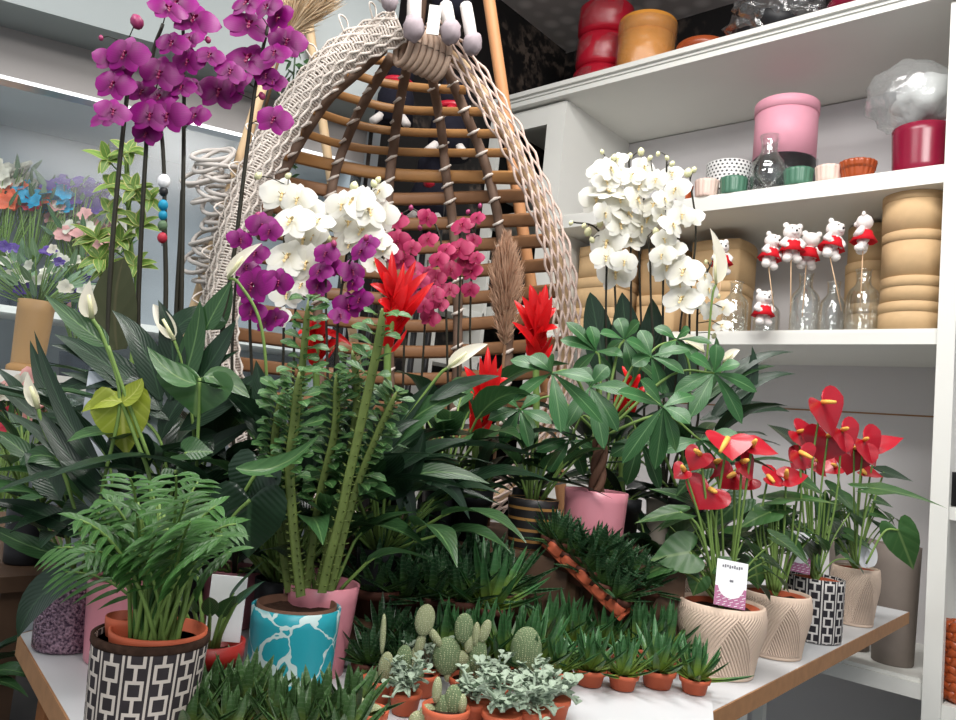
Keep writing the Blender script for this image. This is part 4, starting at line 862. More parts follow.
# ---- peace lilies and their white spathes
def spathe(t, d, stalk, pts, w, seed=1, side=0):
    P = pxpts(pts, d); mb = MB(); r = random.Random(seed); nn = (NF + _R0 * side).normalized(); mb.leaf(P, w * d / FPX, nn, 'spathe', .45, 10, 6); o = mb.build('spathe', G['spathe'], t)
    a = P[0]; b = a.lerp(P[-1], .45) + nn * .012; MB().tube([a, b], [.004, .0025], 8).build('spadix', G['bud'], o)
    MB().tube(spline(pxpts(stalk, d) + [a], 6), .0028, 6).build('flower_stalk', G['stem'], t)
def lily(label, d, foot, n, seed, potm='black', Lr=(.30, .46), Wr=(.055, .085), spathes=(), leaves=(), elev=(38, 80), potr=.045, potspec=None, mats=('leafdark', 'leafdark', 'leafmid')):
    t = thing('peace_lily', label, 'peace lily', foot); p = V(foot)
    if potspec: pot(t, p, *potspec)
    else: pot(t, p, potr * .82, potr, .12, potm)
    rosette(t, 'leafdark', p + V((0, 0, .11)), n, Lr, Wr, elev, .6, seed, 'lance', .45, mats=list(mats), wave=.02)
    for m, pts, w, *st in leaves: L(t, m, pts, w, d, stalk=st[0] if st else None)
    for i, (stalk, pts, w) in enumerate(spathes): spathe(t, d, stalk, pts, w, seed + i)
    return t
p, k = base(66, 646); GP = p
lily('peace lily in the purple glitter pot at the left corner of the table', 1.12, p, 15, 61, spathes=(([(88, 560), (66, 480), (44, 430)], [(38, 408), (28, 392), (28, 372)], 12), ([(90, 560), (104, 480), (120, 400), (104, 340)], [(92, 318), (86, 306), (90, 280)], 17)),
     leaves=(('leafmid', [(80, 560), (20, 548), (-20, 520)], 22), ('leafdark', [(110, 500), (60, 440), (4, 410)], 20), ('leafdark', [(90, 540), (40, 505), (-14, 500)], 24), ('leafdark', [(78, 575), (30, 590), (18, 638)], 44), ('leafmid', [(80, 470), (30, 440), (20, 470)], 26), ('leafdark', [(120, 520), (70, 460), (30, 400)], 26),
             ('leafdark', [(100, 470), (60, 420), (34, 330)], 20), ('leafmid', [(108, 346), (84, 330), (44, 294)], 26, [(150, 460), (120, 380)]), ('leafdark', [(60, 500), (44, 470), (24, 452)], 30)), Lr=(.22, .36), Wr=(.04, .06), potspec=(33 * k * .94, 33 * k, .105, 'glitter'))
lily('peace lily behind the palm, with a white spathe before the maroon orchid leaf', 1.34, at(150, 1.34, TZ), 26, 62, 'pinkpot', spathes=(([(190, 520), (194, 440), (184, 370)], [(174, 340), (162, 318), (153, 304)], 17), ([(180, 520), (150, 470), (124, 436)], [(104, 456), (92, 440), (80, 420)], 13), ([(170, 500), (160, 440), (130, 410)], [(112, 404), (100, 386), (94, 374)], 13)),
     leaves=(('leafdark', [(170, 420), (120, 384), (60, 372)], 24), ('leafdark', [(160, 440), (180, 380), (240, 350)], 26), ('leafdark', [(180, 470), (220, 440), (260, 420)], 26), ('leafmid', [(205, 330), (214, 312), (232, 280)], 28), ('leafdark', [(190, 400), (210, 370), (232, 340)], 26), ('leafdark', [(150, 420), (110, 400), (70, 410)], 22), ('leafdark', [(140, 400), (100, 350), (50, 345)], 22), ('leafdark', [(190, 480), (230, 470), (256, 500)], 28), ('leafdark', [(150, 400), (110, 360), (54, 334)], 34), ('leafdark', [(140, 380), (90, 372), (40, 400)], 30), ('leafdark', [(160, 400), (150, 340), (112, 310)], 30), ('leafdark', [(170, 400), (180, 340), (158, 300)], 30), ('leafmid', [(176, 400), (200, 340), (200, 300)], 30), ('leafdark', [(186, 400), (220, 350), (236, 320)], 30), ('leafdark', [(180, 430), (236, 396), (262, 372)], 34), ('leafdark', [(150, 440), (110, 440), (84, 470)], 30), ('leafdark', [(180, 450), (210, 430), (226, 460)], 34), ('leafdark', [(160, 410), (140, 380), (84, 352)], 28)))
lily('peace lily on the bench at the far left with dark narrow leaves', 1.5, at(40, 1.62, BZ), 26, 63, leaves=(('leafdark', [(40, 420), (20, 400), (-10, 380)], 14), ('leafdark', [(60, 420), (40, 380), (30, 340)], 18), ('leafmid', [(40, 470), (16, 440), (-12, 430)], 20)), Lr=(.3, .45), Wr=(.04, .07))
lily('peace lily with dense dark leaves under the magenta orchids', 1.48, at(200, 1.48, TZ), 30, 64, Lr=(.36, .62))
lily('peace lily with one long stalked white spathe, right of the leafy spurge', 1.36, at(392, 1.44, T1), 28, 65, 'black', spathes=(([(390, 440), (420, 400), (440, 374)], [(448, 368), (468, 352), (488, 344)], 17), ([(270, 440), (262, 330), (240, 285)], [(228, 278), (240, 258), (262, 243)], 15)),
     leaves=(('leafmid', [(384, 448), (424, 400), (468, 394)], 34), ('leafdark', [(396, 470), (424, 442), (470, 440)], 20), ('leafmid', [(400, 480), (440, 462), (490, 484)], 22), ('leafdark', [(390, 500), (420, 470), (424, 430)], 24), ('leafdark', [(400, 510), (408, 470), (416, 540)], 18), ('leafdark', [(420, 480), (450, 470), (470, 520)], 20), ('leafdark', [(430, 400), (470, 380), (500, 376)], 20), ('leafdark', [(370, 470), (396, 420), (440, 376)], 26)), Lr=(.24, .40), elev=(20, 65))
lily('peace lily with dark arching leaves between the plume and the pink pots', 1.62, at(448, 1.70, T2), 26, 66, 'black', Lr=(.26, .44), elev=(25, 75))
lily('peace lily with leaves arching out before the empty shelf', 1.88, at(690, 1.88, T2), 16, 67, 'black', spathes=(([(690, 420), (704, 380), (712, 300)], [(716, 284), (724, 262), (710, 228)], 15), ([(690, 420), (690, 370), (684, 345)], [(704, 352), (690, 336), (660, 334)], 13), ([(700, 400), (720, 372)], [(724, 362), (732, 352), (740, 350)], 10)),
     leaves=(('leafdark', [(700, 410), (740, 350), (794, 352)], 16), ('leafdark', [(710, 420), (750, 370), (796, 374)], 18), ('leafmid', [(690, 410), (730, 366), (776, 366)], 18), ('leafdark', [(700, 420), (760, 400), (790, 412)], 18), ('leafdark', [(680, 400), (700, 350), (660, 330)], 22), ('leafmid', [(670, 400), (650, 356), (596, 350)], 14), ('leafdark', [(720, 430), (760, 382), (752, 346)], 20), ('leafmid', [(700, 400), (720, 360), (716, 336)], 16)), Lr=(.26, .40), Wr=(.045, .07))
lily('peace lily packed low behind the money tree', 1.86, at(604, 1.92, T2), 16, 68, 'black', Lr=(.3, .42), Wr=(.05, .08))
lily('peace lily filling the gap behind the turquoise pot', 1.30, at(296, 1.42, TZ), 38, 69, 'black', Lr=(.32, .62), Wr=(.05, .08), leaves=(('leafdark', [(300, 480), (320, 430), (360, 410)], 24), ('leafdark', [(290, 470), (260, 420), (230, 400)], 26), ('leafdark', [(310, 460), (330, 400), (344, 362)], 30), ('leafdark', [(330, 460), (360, 400), (392, 384)], 30), ('leafdark', [(280, 450), (262, 400), (256, 360)], 30), ('leafdark', [(320, 470), (300, 420), (284, 380)], 30), ('leafdark', [(340, 470), (380, 430), (420, 420)], 30)))

# ---- heart leaved anthurium in the far left pink pot
p, k = rimat(128, 590, .12); p, k = at(143, 1.26, TZ), 1.26 / FPX
t = thing('anthurium', 'heart leaved anthurium in a pale pink pot between glitter pot and patterned pot', 'anthurium', p); pot(t, p, .045, .055, .13, 'pinkpot')
H(t, 'leafanth', (200, 378), (196, 400), 40, 92, 1.22, stalk=[(198, 430), (192, 500), (160, 600)], nrm=V((0, 0, 1)) + TOCAM * .35, droop=.1)
L(t, 'leafanth', [(196, 384), (168, 378), (147, 346)], 26, 1.21); L(t, 'leafanth', [(204, 376), (226, 376), (250, 398)], 30, 1.21)
H(t, 'leafyel', (122, 402), (123, 458), 56, 58, 1.12, stalk=[(136, 440), (151, 490), (146, 600)], sr=.0032)
L(t, 'leafyel', [(122, 402), (100, 396), (82, 412)], 22, 1.115, prof='ovate'); L(t, 'leafyel', [(122, 402), (138, 394), (142, 378)], 26, 1.115, prof='ovate')
H(t, 'leafmid', (186, 452), (206, 450), 26, 34, 1.2, stalk=[(186, 470), (188, 520), (150, 600)]); H(t, 'leafmid', (176, 470), (186, 486), 26, 30, 1.2, stalk=[(170, 500), (150, 600)])
H(t, 'leafdark', (250, 500), (246, 545), 62, 78, 1.1, stalk=[(230, 520), (190, 580), (150, 620)]); L(t, 'leafanth', [(236, 468), (280, 480), (320, 434)], 22, 1.08, fold=.5)
H(t, 'leafdark', (258, 470), (230, 530), 50, 60, 1.14, stalk=[(226, 520), (160, 610)])
p = at(122, 1.36, TZ); zt = D(115, 374, 1.36).z; wbx = MB().box(V((p.x, p.y, (TZ + zt) / 2 + .0006)), (.135, .05, zt - TZ - .001), YAW + .25).build('paper_box', plain('pale_paper', srgb(206, 212, 222), .6, .2, .03), None, p, smooth=False); tag(wbx, 'tall pale blue white paper box among leaves, behind the yellow green leaf', 'box')

# ---- parlour palm in the patterned pot
p, k = rimat(152, 634, .135); t = thing('parlour_palm', 'small feathery palm in the tall black and white key pattern pot, front left', 'palm', p)
PR = 55 * k; pot(t, p, PR * .90, PR, .135, 'keypot', soil=.86)
MB().lathe([(PR * 1.0, p.z + .127), (PR * 1.012, p.z + .129), (PR * 1.012, p.z + .1365), (PR * .95, p.z + .1372), (PR * .93, p.z + .127)], (p.x, p.y, 0), 48).build('rim_band', G['soil'], t)
lp = MB(); q = p + _R0 * .008; lp.lathe([(PR * .62, q.z + .09), (PR * .80, q.z + .142), (PR * .84, q.z + .142), (PR * .84, q.z + .136), (PR * .74, q.z + .10)], (q.x, q.y, 0), 40); lp.build('liner_pot', G['terra'], t)
q2 = p - _R0 * .036 + TOCAM * -.012; MB().lathe([(.016, q2.z + .10), (.024, q2.z + .150), (.027, q2.z + .150), (.027, q2.z + .143), (.02, q2.z + .10)], (q2.x, q2.y, 0), 28).build('liner_pot', G['terra'], t)
r = random.Random(5); dP = depth(p); mbs = MB()
fr = [(58, 548), (80, 520), (66, 572), (108, 500), (130, 478), (150, 486), (176, 476), (198, 482), (216, 506), (236, 524), (230, 552), (90, 552), (116, 532), (140, 510), (166, 512), (190, 522), (208, 546), (156, 534), (128, 548), (182, 540), (222, 536), (110, 520), (96, 510), (186, 500)]
for i, (x, y) in enumerate(fr):
    b = p + V((0, 0, .12)) + _R0 * r.uniform(-.022, .03) + TOCAM * r.uniform(-.02, .02); e = D(x, y, dP + r.uniform(-.10, .08)); m = b.lerp(e, .45) + V((0, 0, .05 + .03 * r.random()))
    mb = MB(); cv = [bez([b, m, e], u / 12) for u in range(13)]; mb.tube(cv, [.0030 - .0018 * u / 12 for u in range(13)], 6, 1)
    up = V((0, 0, 1)) + TOCAM * .5
    for j in range(5, 13):
        c = cv[j]; d_ = (cv[min(12, j + 1)] - cv[j - 1]).normalized(); sd = d_.cross(up).normalized(); ln = (.050 if j < 12 else .045) * (1 - .35 * abs(j - 8) / 4)
        for sg in (-1, 1):
            f = (d_ * (.55 + .05 * j / 12) + sd * sg * .8 - up * .12).normalized(); mb.leaf([c, c + f * ln * .5, c + f * ln - V((0, 0, ln * .25))], .0105, up, 'lance', .2, 5, 2)
    mb.build('frond', [G['leafpalm'], G['stem']], t)
for i in range(30):
    a = p + V((0, 0, .105)) + _R0 * r.uniform(-.015, .035) + TOCAM * r.uniform(-.02, .02); mb = MB(); mb.tube(spline([a, a + V((r.uniform(-.01, .01), r.uniform(-.01, .01), .06)), a + V((r.uniform(-.035, .035), r.uniform(-.035, .035), r.uniform(.14, .19)))], 4), [.0032] * 4 + [.0028] * 4 + [.0016], 6); mb.build('cane', G['stem' if i % 3 else 'leafpalm'], t)

# ---- leafy spurge with ridged stems in the turquoise pot
p, k = rimat(297, 606, .13); t = thing('spurge_plant', 'tall ridged spurge with rows of small leaves in the turquoise crackle pot', 'spurge', p)
R0_ = 44 * k; pot(t, p, R0_ * .93, R0_, .13, 'crackle', soil=.93); MB().lathe([(R0_ - .0075, p.z + .10), (R0_ - .007, p.z + .134), (R0_ - .010, p.z + .134), (R0_ - .011, p.z + .10)], (p.x, p.y, 0), 40).build('liner_rim', G['trunk'], t)
dS = depth(p) + .02
def ridged(pts, rad, lf, lw, sp_, start=.0, dz=0, spiky=True):
    c = spline(pxpts(pts, dS + dz), 8); n = len(c); mb = MB(); rows = []; ni = 15; rm = random.Random(int(pts[0][0]))
    for i in range(n):
        t_ = (c[min(n - 1, i + 1)] - c[max(0, i - 1)]).normalized(); a = (_R0 - t_ * _R0.dot(t_)).normalized(); b = t_.cross(a); q = rad * (1 - .8 * max(0, (i / (n - 1) - .86) / .14) ** 2)
        rows.append([c[i] + (a * math.cos(2 * PI * j / ni) + b * math.sin(2 * PI * j / ni)) * q * (1.0 if j % 5 == 0 else (.62 if j % 5 in (2, 3) else .72)) for j in range(ni)])
    mb.grid(rows, close=True); mb.face([(n - 1) * ni + j for j in range(ni)])
    lfm = MB(); acc = 0; side = 0; tot = sum((c[i + 1] - c[i]).length for i in range(n - 1)); run = 0
    for i in range(1, n):
        seg = (c[i] - c[i - 1]).length; run += seg; acc += seg
        if acc > sp_:
            acc = 0; t_ = (c[i] - c[i - 1]).normalized(); a = (_R0 - t_ * _R0.dot(t_)).normalized(); b = t_.cross(a)
            for j in range(5):
                an = 2 * PI * j / 5 + .3; h = a * math.cos(an) + b * math.sin(an); e = c[i] + h * rad
                if spiky: mb.tube([e, e + h * .006 + t_ * .002], [.0016, .0003], 5, 0)
                if run / tot >= start and rm.random() < .72:
                    ln = lf * rm.uniform(.55, 1.25); lfm.leaf([e, e + h * ln * .55 + t_ * ln * .25, e + h * ln + t_ * ln * rm.uniform(-.1, .5)], 1.45 * lw * rm.uniform(.8, 1.2), t_ * .7 + TOCAM * .7 + V((rm.uniform(-.3, .3), rm.uniform(-.3, .3), .2)), 'obov', .2, 5, 3)
    o = mb.build('ridged_stem', G['spurge'], t)
    if lfm.v: lfm.build('leaf_rows', G['euph'], o)
G['spurge'] = plain('ridged_green_stem', srgb(98, 114, 58), .55, .3, .3, 45, bump=.5)
ridged([(321, 592), (328, 560), (340, 515), (347, 480), (354, 450), (366, 396), (378, 340), (382, 308)], .0086, .036, .013, .012, .72)
ridged([(300, 596), (294, 540), (289, 470), (294, 420), (299, 372)], .0086, .031, .0125, .008, .5, -.02)
ridged([(306, 590), (318, 500), (334, 430), (336, 374)], .0072, .031, .0125, .008, .4, .03)
ridged([(330, 590), (352, 500), (374, 440), (396, 392)], .007, .031, .0125, .008, .4, .03)
ridged([(290, 590), (286, 480), (300, 380), (308, 300)], .007, .031, .0125, .008, .45, .07)
ridged([(316, 590), (344, 480), (356, 400), (352, 350)], .007, .031, .0125, .008, .45, .06)
ridged([(288, 592), (276, 500), (274, 440), (282, 390)], .007, .031, .0125, .008, .4, .04)
p = at(338, 1.28, TZ); lily('broad leaved lily in the salmon pink pot right behind the turquoise one', 1.22, p, 8, 70, Lr=(.2, .3), Wr=(.035, .05), potspec=(.05, .062, .15, 'pinkpot'))
p = at(234, 1.08, TZ); t = thing('young_plant', 'young green stalks in a small red plastic pot left of the turquoise one', 'plant', p); pot(t, p, .036, .046, .10, 'redpot', .003)
rosette(t, 'leafmid', p + V((0, 0, .085)), 9, (.10, .2), (.02, .03), (60, 86), .2, 71, 'lance', .5); b_ = MB().box(p + V((.0, .02, .14)), (.05, .003, .09), .75).build('label_card', G['card'], t, smooth=False)
p = at(360, 1.03, TZ + .008); pr = [(.0001, .001), (.018, .001), (.032, .02), (.037, .036), (.035, .036), (.03, .02), (.0001, .005)]
tag(MB().lathe([(r, z + p.z - .0) for r, z in pr], (p.x, p.y, 0), 36).build('bowl', G['card'], None, p), 'small white bowl at the foot of the turquoise pot', 'bowl')
# ---- money tree in the pink pot
p = at(600, 1.63, T2); k = 1.63 / FPX; t = thing('money_tree', 'money tree with palmate leaves and braided trunk in a plain pink pot', 'money tree', p); pot(t, p, 28 * k, 31.5 * k, .135, 'pinkpot', soil=.9)
dM = 1.63
for q in range(3):
    pts = []
    for i in range(24):
        u = i / 23; a = u * 7 + q * 2 * PI / 3; pts.append(V((p.x + .011 * math.cos(a) * (1 - .2 * u), p.y + .011 * math.sin(a) * (1 - .2 * u), p.z + .11 + u * .15)))
    MB().tube(pts, .0085, 8).build('trunk', G['trunk'], t)
top = p + V((0, 0, .25))
def palmate(hub, tips, w, dd=0, m='leafpach', d=None):
    d = d or dM; h = D(hub[0], hub[1], d + dd); st = MB(); st.tube(spline([top, top.lerp(h, .6) + V((0, 0, .05)), h], 6), [.0034] * 6 + [.0026] * 7, 6)
    lf = st.build('petiole', G['stem'], t)
    for x, y in tips:
        e = D(x, y, d + dd + rnd.uniform(-.05, .03)); mb = MB(); mb.leaf([h, h.lerp(e, .5) + V((0, 0, .010)) - CF * .012, e], w * d / FPX, NF + V((rnd.uniform(-.3, .3), rnd.uniform(-.3, .3), 0)), 'obov', .16, 9, 4, 0, .015); mb.build('leaflet', G[m], lf)
palmate((552, 373), [(513, 402), (561, 433), (603, 424), (594, 381), (510, 360), (548, 358), (530, 356)], 18, -.12)
palmate((590, 387), [(604, 450), (566, 428), (618, 432), (632, 392), (580, 368), (608, 366)], 17, -.04)
palmate((663, 407), [(617, 392), (622, 464), (655, 470), (690, 424), (694, 396), (640, 380), (676, 452)], 18, -.10)
palmate((651, 357), [(684, 374), (662, 394), (626, 340), (640, 330), (690, 350), (632, 366)], 16, .02)
palmate((714, 373), [(674, 393), (757, 392), (742, 424), (690, 418), (690, 356), (740, 364), (716, 344)], 17, .0)
palmate((624, 340), [(606, 356), (650, 362), (634, 378), (600, 334), (640, 322), (618, 318)], 16, .05)
palmate((596, 352), [(560, 340), (572, 376), (612, 384), (622, 356), (590, 326), (566, 322)], 16, .06)
palmate((700, 440), [(660, 452), (736, 462), (720, 486), (684, 484), (740, 436)], 17, -.02)
palmate((520, 410), [(488, 420), (500, 446), (530, 450), (552, 424), (500, 396), (540, 396)], 15, .0)
palmate((570, 440), [(536, 452), (548, 474), (584, 476), (604, 456), (556, 422)], 15, .04)
palmate((640, 440), [(610, 456), (626, 486), (660, 490), (672, 452)], 17, .04)
palmate((676, 340), [(700, 366), (660, 360), (690, 330), (654, 328), (712, 344)], 15, .10)
# striped pot behind it, with a leafy stem
p = at(538, 1.64, T2); t = thing('striped_planter', 'gold and black striped planter with green stems, left of the pink pot', 'planter', p); pot(t, p, .046, .055, .105, 'stripes')
rosette(t, 'leafmid', p + V((0, 0, .09)), 10, (.16, .26), (.03, .05), (40, 80), .4, 81, 'ovate', .5)

# ---- red anthuriums
ag = 'red anthuriums along the right edge of the table'
def anthflower(t, d, c, tip, Lpx, Wpx, spx, stalk, dd=0, tilt=0, nrm=None):
    Lpx *= .84; Wpx *= 1.2; p = D(c[0], c[1], d); q = D(tip[0], tip[1], d + dd); mb = MB(); nn = nrm or (TOCAM * .6 + V((0, 0, .7)) + _R0 * tilt)
    mb.heart(p, q - p, nn, Lpx * d / FPX, Wpx * d / FPX, 0, .10, .10, 6, 30); o = mb.build('spathe', G['redspathe'], t)
    e = D(spx[0], spx[1], d - .03); MB().tube([p, p.lerp(e, .5), e], [.0056, .0054, .0034], 10).build('spadix', G['spadix'], o)
    MB().tube(spline([p] + pxpts(stalk, d), 6), .0026, 6).build('flower_stalk', G['stem'], t)
def card(t, px, py, d, w, h, tilt=.1):
    p = D(px, py, d); X = CR; Zv = (V((0, 0, 1)) + CF * .25).normalized(); X = (X - Zv * X.dot(Zv)).normalized(); Y = Zv.cross(X); A = Matrix((X, Y, Zv)).transposed() @ Matrix.Rotation(tilt, 3, 'Y'); k = d / FPX; w *= k; h *= k
    o = MB().box(p, (w, .0012, h), ax=A).build('label_card', G['card'], t, smooth=False)
    m = MB(); m.box(p + A @ V((0, -.0008, -h * .29)), (w, .0006, h * .42), ax=A); m.build('printed_panel', G['cardpink'], o, smooth=False)
    f = MB(); f.lathe([(.0001, -.0003), (w * .42, -.0003), (w * .42, .0003), (.0001, .0003)], p + A @ V((0, -.0012, -h * .03)), 24, ax=A @ Matrix.Rotation(PI / 2, 3, 'X')); f.build('card_circle', G['card'], o, smooth=False)
    g = MB()
    for i in range(9): g.box(p + A @ V(((i - 4) * w * .075, -.001, h * .37 + (i % 3 - 1) * h * .008)), (w * .05, .0005, h * (.05 + .02 * (i % 2))), ax=A)
    g.box(p + A @ V((0, -.0019, h * .06)), (w * .12, .0004, h * .05), ax=A); g.build('printed_words', G['ink'], o, smooth=False)
    s_ = MB()
    for r_ in range(5):
        for i in range(5): s_.box(p + A @ V(((i - 2 + .25 * (r_ % 2)) * w * .19, -.0014, -h * (.20 + r_ * .065))), (w * .11, .0004, h * .012), ax=A @ Matrix.Rotation(-.4, 3, 'Y'))
    s_.build('printed_dashes', G['card'], o, smooth=False)
def anth(label, rim, hw, h, taper, potm, d=None):
    p, k = rimat(rim[0], rim[1], h); t = thing('red_anthurium', label, 'anthurium', p, ag); R_ = hw * k
    pr = [(.0001, 0), (R_ * taper * .97, 0), (R_ * taper, .004), (R_ * taper, h * .07), (R_ * (taper * .6 + .4), h * .35), (R_ * 1.0, h * .62), (R_ * 1.02, h * .82), (R_ * .97, h * .985), (R_ * .95, h), (R_ * .90, h), (R_ * .88, h * .9), (R_ * .9, h * .6), (.0001, h * .55)]
    if potm == 'keypot2': pr = potprof(R_ * taper, R_, h, .005)
    MB().lathe([(r_, z + p.z) for r_, z in pr], (p.x, p.y, 0), 64).build('pot', G[potm], t)
    MB().lathe([(R_ * .70, p.z + h * .6), (R_ * .84, p.z + h * .96), (R_ * .80, p.z + h * .96), (R_ * .7, p.z + h * .7)], (p.x, p.y, 0), 40).build('liner_pot', G['terra'], t)
    s = MB(); s.grid([[V((p.x + R_ * .82 * q * math.cos(a), p.y + R_ * .82 * q * math.sin(a), p.z + h * .88 + .008 * noise.noise(V((math.cos(a) * q * 5, math.sin(a) * q * 5, p.x * 9))))) for a in [2 * PI * j / 24 for j in range(24)]] for q in (1, .75, .5, .25, .01)], close=True); s.build('soil', G['soil'], t)
    for i in range(19):
        a = rnd.uniform(0, 6.28); a = a if math.cos(a) * TOCAM.x + math.sin(a) * TOCAM.y < .25 else a + PI; e = rnd.uniform(.05, .13); c = p + V((math.cos(a) * e, math.sin(a) * e, h + rnd.uniform(.03, .17))); o_ = V((math.cos(a), math.sin(a), -.5)); mb = MB(); mb.heart(c, o_, V((0, 0, 1)) + TOCAM * .3, rnd.uniform(.055, .085), rnd.uniform(.05, .075), 0, .08, .2, 5, 22)
        mb.tube(spline([p + V((0, 0, h * .9)), p.lerp(c, .5) + V((0, 0, h * .6)), c], 5), .002, 6, 1); mb.build('leaf', [G['leafanth' if i % 2 else 'leafmid'], G['stem']], t)
    return t, p, k * FPX
def aleaf(t, d, c, tip, Lpx, Wpx, stalk, m='leafanth', dd=0, nrm=None, droop=.15): H(t, m, c, tip, Lpx, Wpx, d, nrm or (TOCAM * .5 + V((0, 0, .8))), stalk, .08, droop, dd=dd)
t, p, d = anth('red anthurium in the largest beige ridged pot with a label card, nearest the viewer', (722, 602), 43, .135, .80, 'beige'); rt = (724, 596)
anthflower(t, d, (710, 489), (698, 506), 30, 42, (716, 492), [(712, 540), (720, 596)]); anthflower(t, d, (728, 438), (734, 462), 34, 40, (720, 452), [(718, 500), (716, 540), (722, 598)], dd=-.05); anthflower(t, d, (752, 446), (780, 452), 34, 26, (756, 440), [(747, 480), (740, 530), (730, 596)], tilt=.3)
anthflower(t, d, (700, 454), (690, 470), 24, 24, (695, 450), [(706, 500), (716, 596)]); anthflower(t, d + .05, (734, 474), (722, 486), 24, 34, (728, 477), [(734, 530), (728, 596)]); anthflower(t, d, (684, 470), (676, 476), 16, 20, (682, 466), [(700, 520), (716, 596)])
aleaf(t, d, (690, 552), (666, 556), 40, 44, [(700, 570), (718, 598)], nrm=TOCAM + V((0, 0, .5))); aleaf(t, d, (680, 512), (634, 518), 46, 24, [(700, 530), (718, 598)]); aleaf(t, d, (700, 578), (694, 592), 20, 24, [(712, 590), (720, 600)])
aleaf(t, d + .04, (700, 470), (676, 492), 36, 30, [(716, 530), (722, 598)], 'leafmid'); aleaf(t, d + .08, (740, 500), (716, 520), 40, 34, [(736, 560), (726, 598)], 'leafmid'); aleaf(t, d, (716, 566), (740, 556), 26, 20, [(722, 590), (724, 600)])
aleaf(t, d + .05, (690, 500), (646, 482), 42, 22, [(710, 540), (720, 598)], 'leafmid')
anthflower(t, d, (742, 462), (752, 476), 26, 30, (748, 460), [(738, 520), (728, 596)]); anthflower(t, d + .04, (716, 462), (710, 478), 22, 24, (720, 460), [(722, 520), (724, 596)])
card(t, 731, 584, d - .065, 31, 45, .10)
t, p, d = anth('red anthurium in a beige ridged pot, second from the front', (776, 592), 34, .135, .80, 'beige')
anthflower(t, d, (768, 476), (788, 484), 26, 26, (774, 482), [(760, 530), (768, 590)]); anthflower(t, d, (786, 478), (810, 474), 28, 22, (787, 470), [(784, 530), (778, 590)], tilt=.3); anthflower(t, d + .06, (750, 478), (738, 486), 22, 26, (746, 480), [(756, 530), (770, 590)])
anthflower(t, d, (800, 452), (806, 470), 24, 34, (812, 458), [(800, 520), (784, 590)])
aleaf(t, d, (754, 560), (760, 588), 32, 34, [(764, 560), (772, 590)], nrm=TOCAM + V((0, 0, .3))); aleaf(t, d, (778, 498), (838, 496), 62, 34, [(776, 530), (775, 590)], nrm=V((0, 0, 1)) + TOCAM * .25); aleaf(t, d - .02, (770, 512), (740, 524), 34, 30, [(772, 550), (774, 590)])
aleaf(t, d, (772, 510), (796, 508), 26, 22, [(774, 550), (775, 592)]); aleaf(t, d + .05, (800, 480), (826, 492), 30, 30, [(790, 540), (780, 590)], 'leafmid'); aleaf(t, d, (790, 540), (812, 560), 30, 24, [(784, 570), (778, 592)])
for x in (760, 766, 771, 783, 790): MB().tube(spline(pxpts([(775, 592), (x, 550), (x - 2 + (x - 775) * .4, 505)], d), 5), .0024, 6).build('stalk', G['stem'], t)
t, p, d = anth('red anthurium in the small black and white key pattern pot', (816, 577), 27, .15, .97, 'keypot2')
anthflower(t, d - .1, (822, 402), (832, 426), 46, 48, (836, 402), [(812, 470), (814, 574)]); anthflower(t, d, (798, 432), (814, 448), 40, 28, (806, 430), [(806, 500), (812, 574)], tilt=-.3); anthflower(t, d - .05, (842, 430), (850, 448), 34, 40, (848, 428), [(836, 500), (820, 574)])
anthflower(t, d, (804, 456), (796, 464), 22, 26, (810, 456), [(810, 520), (814, 574)])
aleaf(t, d, (822, 502), (826, 534), 36, 22, [(818, 540), (816, 574)], 'leafmid'); aleaf(t, d, (832, 490), (846, 500), 28, 30, [(824, 540), (818, 574)], 'leafmid'); aleaf(t, d - .04, (812, 552), (824, 574), 26, 22, [(814, 566), (816, 576)]); aleaf(t, d + .05, (796, 444), (776, 426), 34, 30, [(810, 520), (814, 574)], 'leafdark')
anthflower(t, d - .04, (828, 436), (822, 456), 34, 40, (832, 434), [(820, 500), (816, 574)]); anthflower(t, d, (814, 462), (826, 474), 24, 28, (818, 460), [(816, 520), (816, 574)])
card(t, 799, 552, d - .05, 24, 40, .12)
for x in (806, 812, 822): MB().tube(spline(pxpts([(816, 576), (x, 540), (x + (x - 815) * .5, 490)], d), 5), .0026, 6).build('stalk', G['stem'], t)
t, p, d = anth('red anthurium in a beige ridged pot at the far end of the table', (856, 567), 22.5, .155, .80, 'beige')
anthflower(t, d - .15, (864, 440), (874, 458), 36, 46, (868, 438), [(858, 500), (856, 564)]); anthflower(t, d - .1, (876, 446), (910, 434), 36, 18, (874, 452), [(866, 500), (858, 564)], tilt=.2); anthflower(t, d - .1, (862, 470), (886, 476), 28, 18, (866, 474), [(858, 520), (856, 564)]); anthflower(t, d, (836, 466), (826, 470), 18, 20, (832, 464), [(846, 520), (854, 564)])
aleaf(t, d - .2, (874, 488), (950, 498), 78, 30, [(864, 520), (858, 564)], nrm=V((0, 0, 1)) + TOCAM * .35); aleaf(t, d - .25, (898, 530), (914, 570), 46, 34, [(884, 532), (866, 564)], nrm=TOCAM + V((0, 0, .3)) - _R0 * .6); aleaf(t, d, (884, 472), (916, 478), 32, 22, [(868, 520), (858, 564)], 'leafdark')
aleaf(t, d - .1, (848, 534), (876, 548), 32, 22, [(852, 550), (856, 566)]); aleaf(t, d, (872, 512), (892, 518), 22, 18, [(864, 540), (858, 564)]); aleaf(t, d, (876, 500), (890, 504), 20, 16, [(864, 540), (858, 564)], 'leafmid'); aleaf(t, d - .05, (846, 500), (860, 512), 30, 30, [(852, 540), (856, 564)])
anthflower(t, d - .14, (854, 448), (850, 466), 34, 38, (858, 447), [(854, 500), (856, 564)])
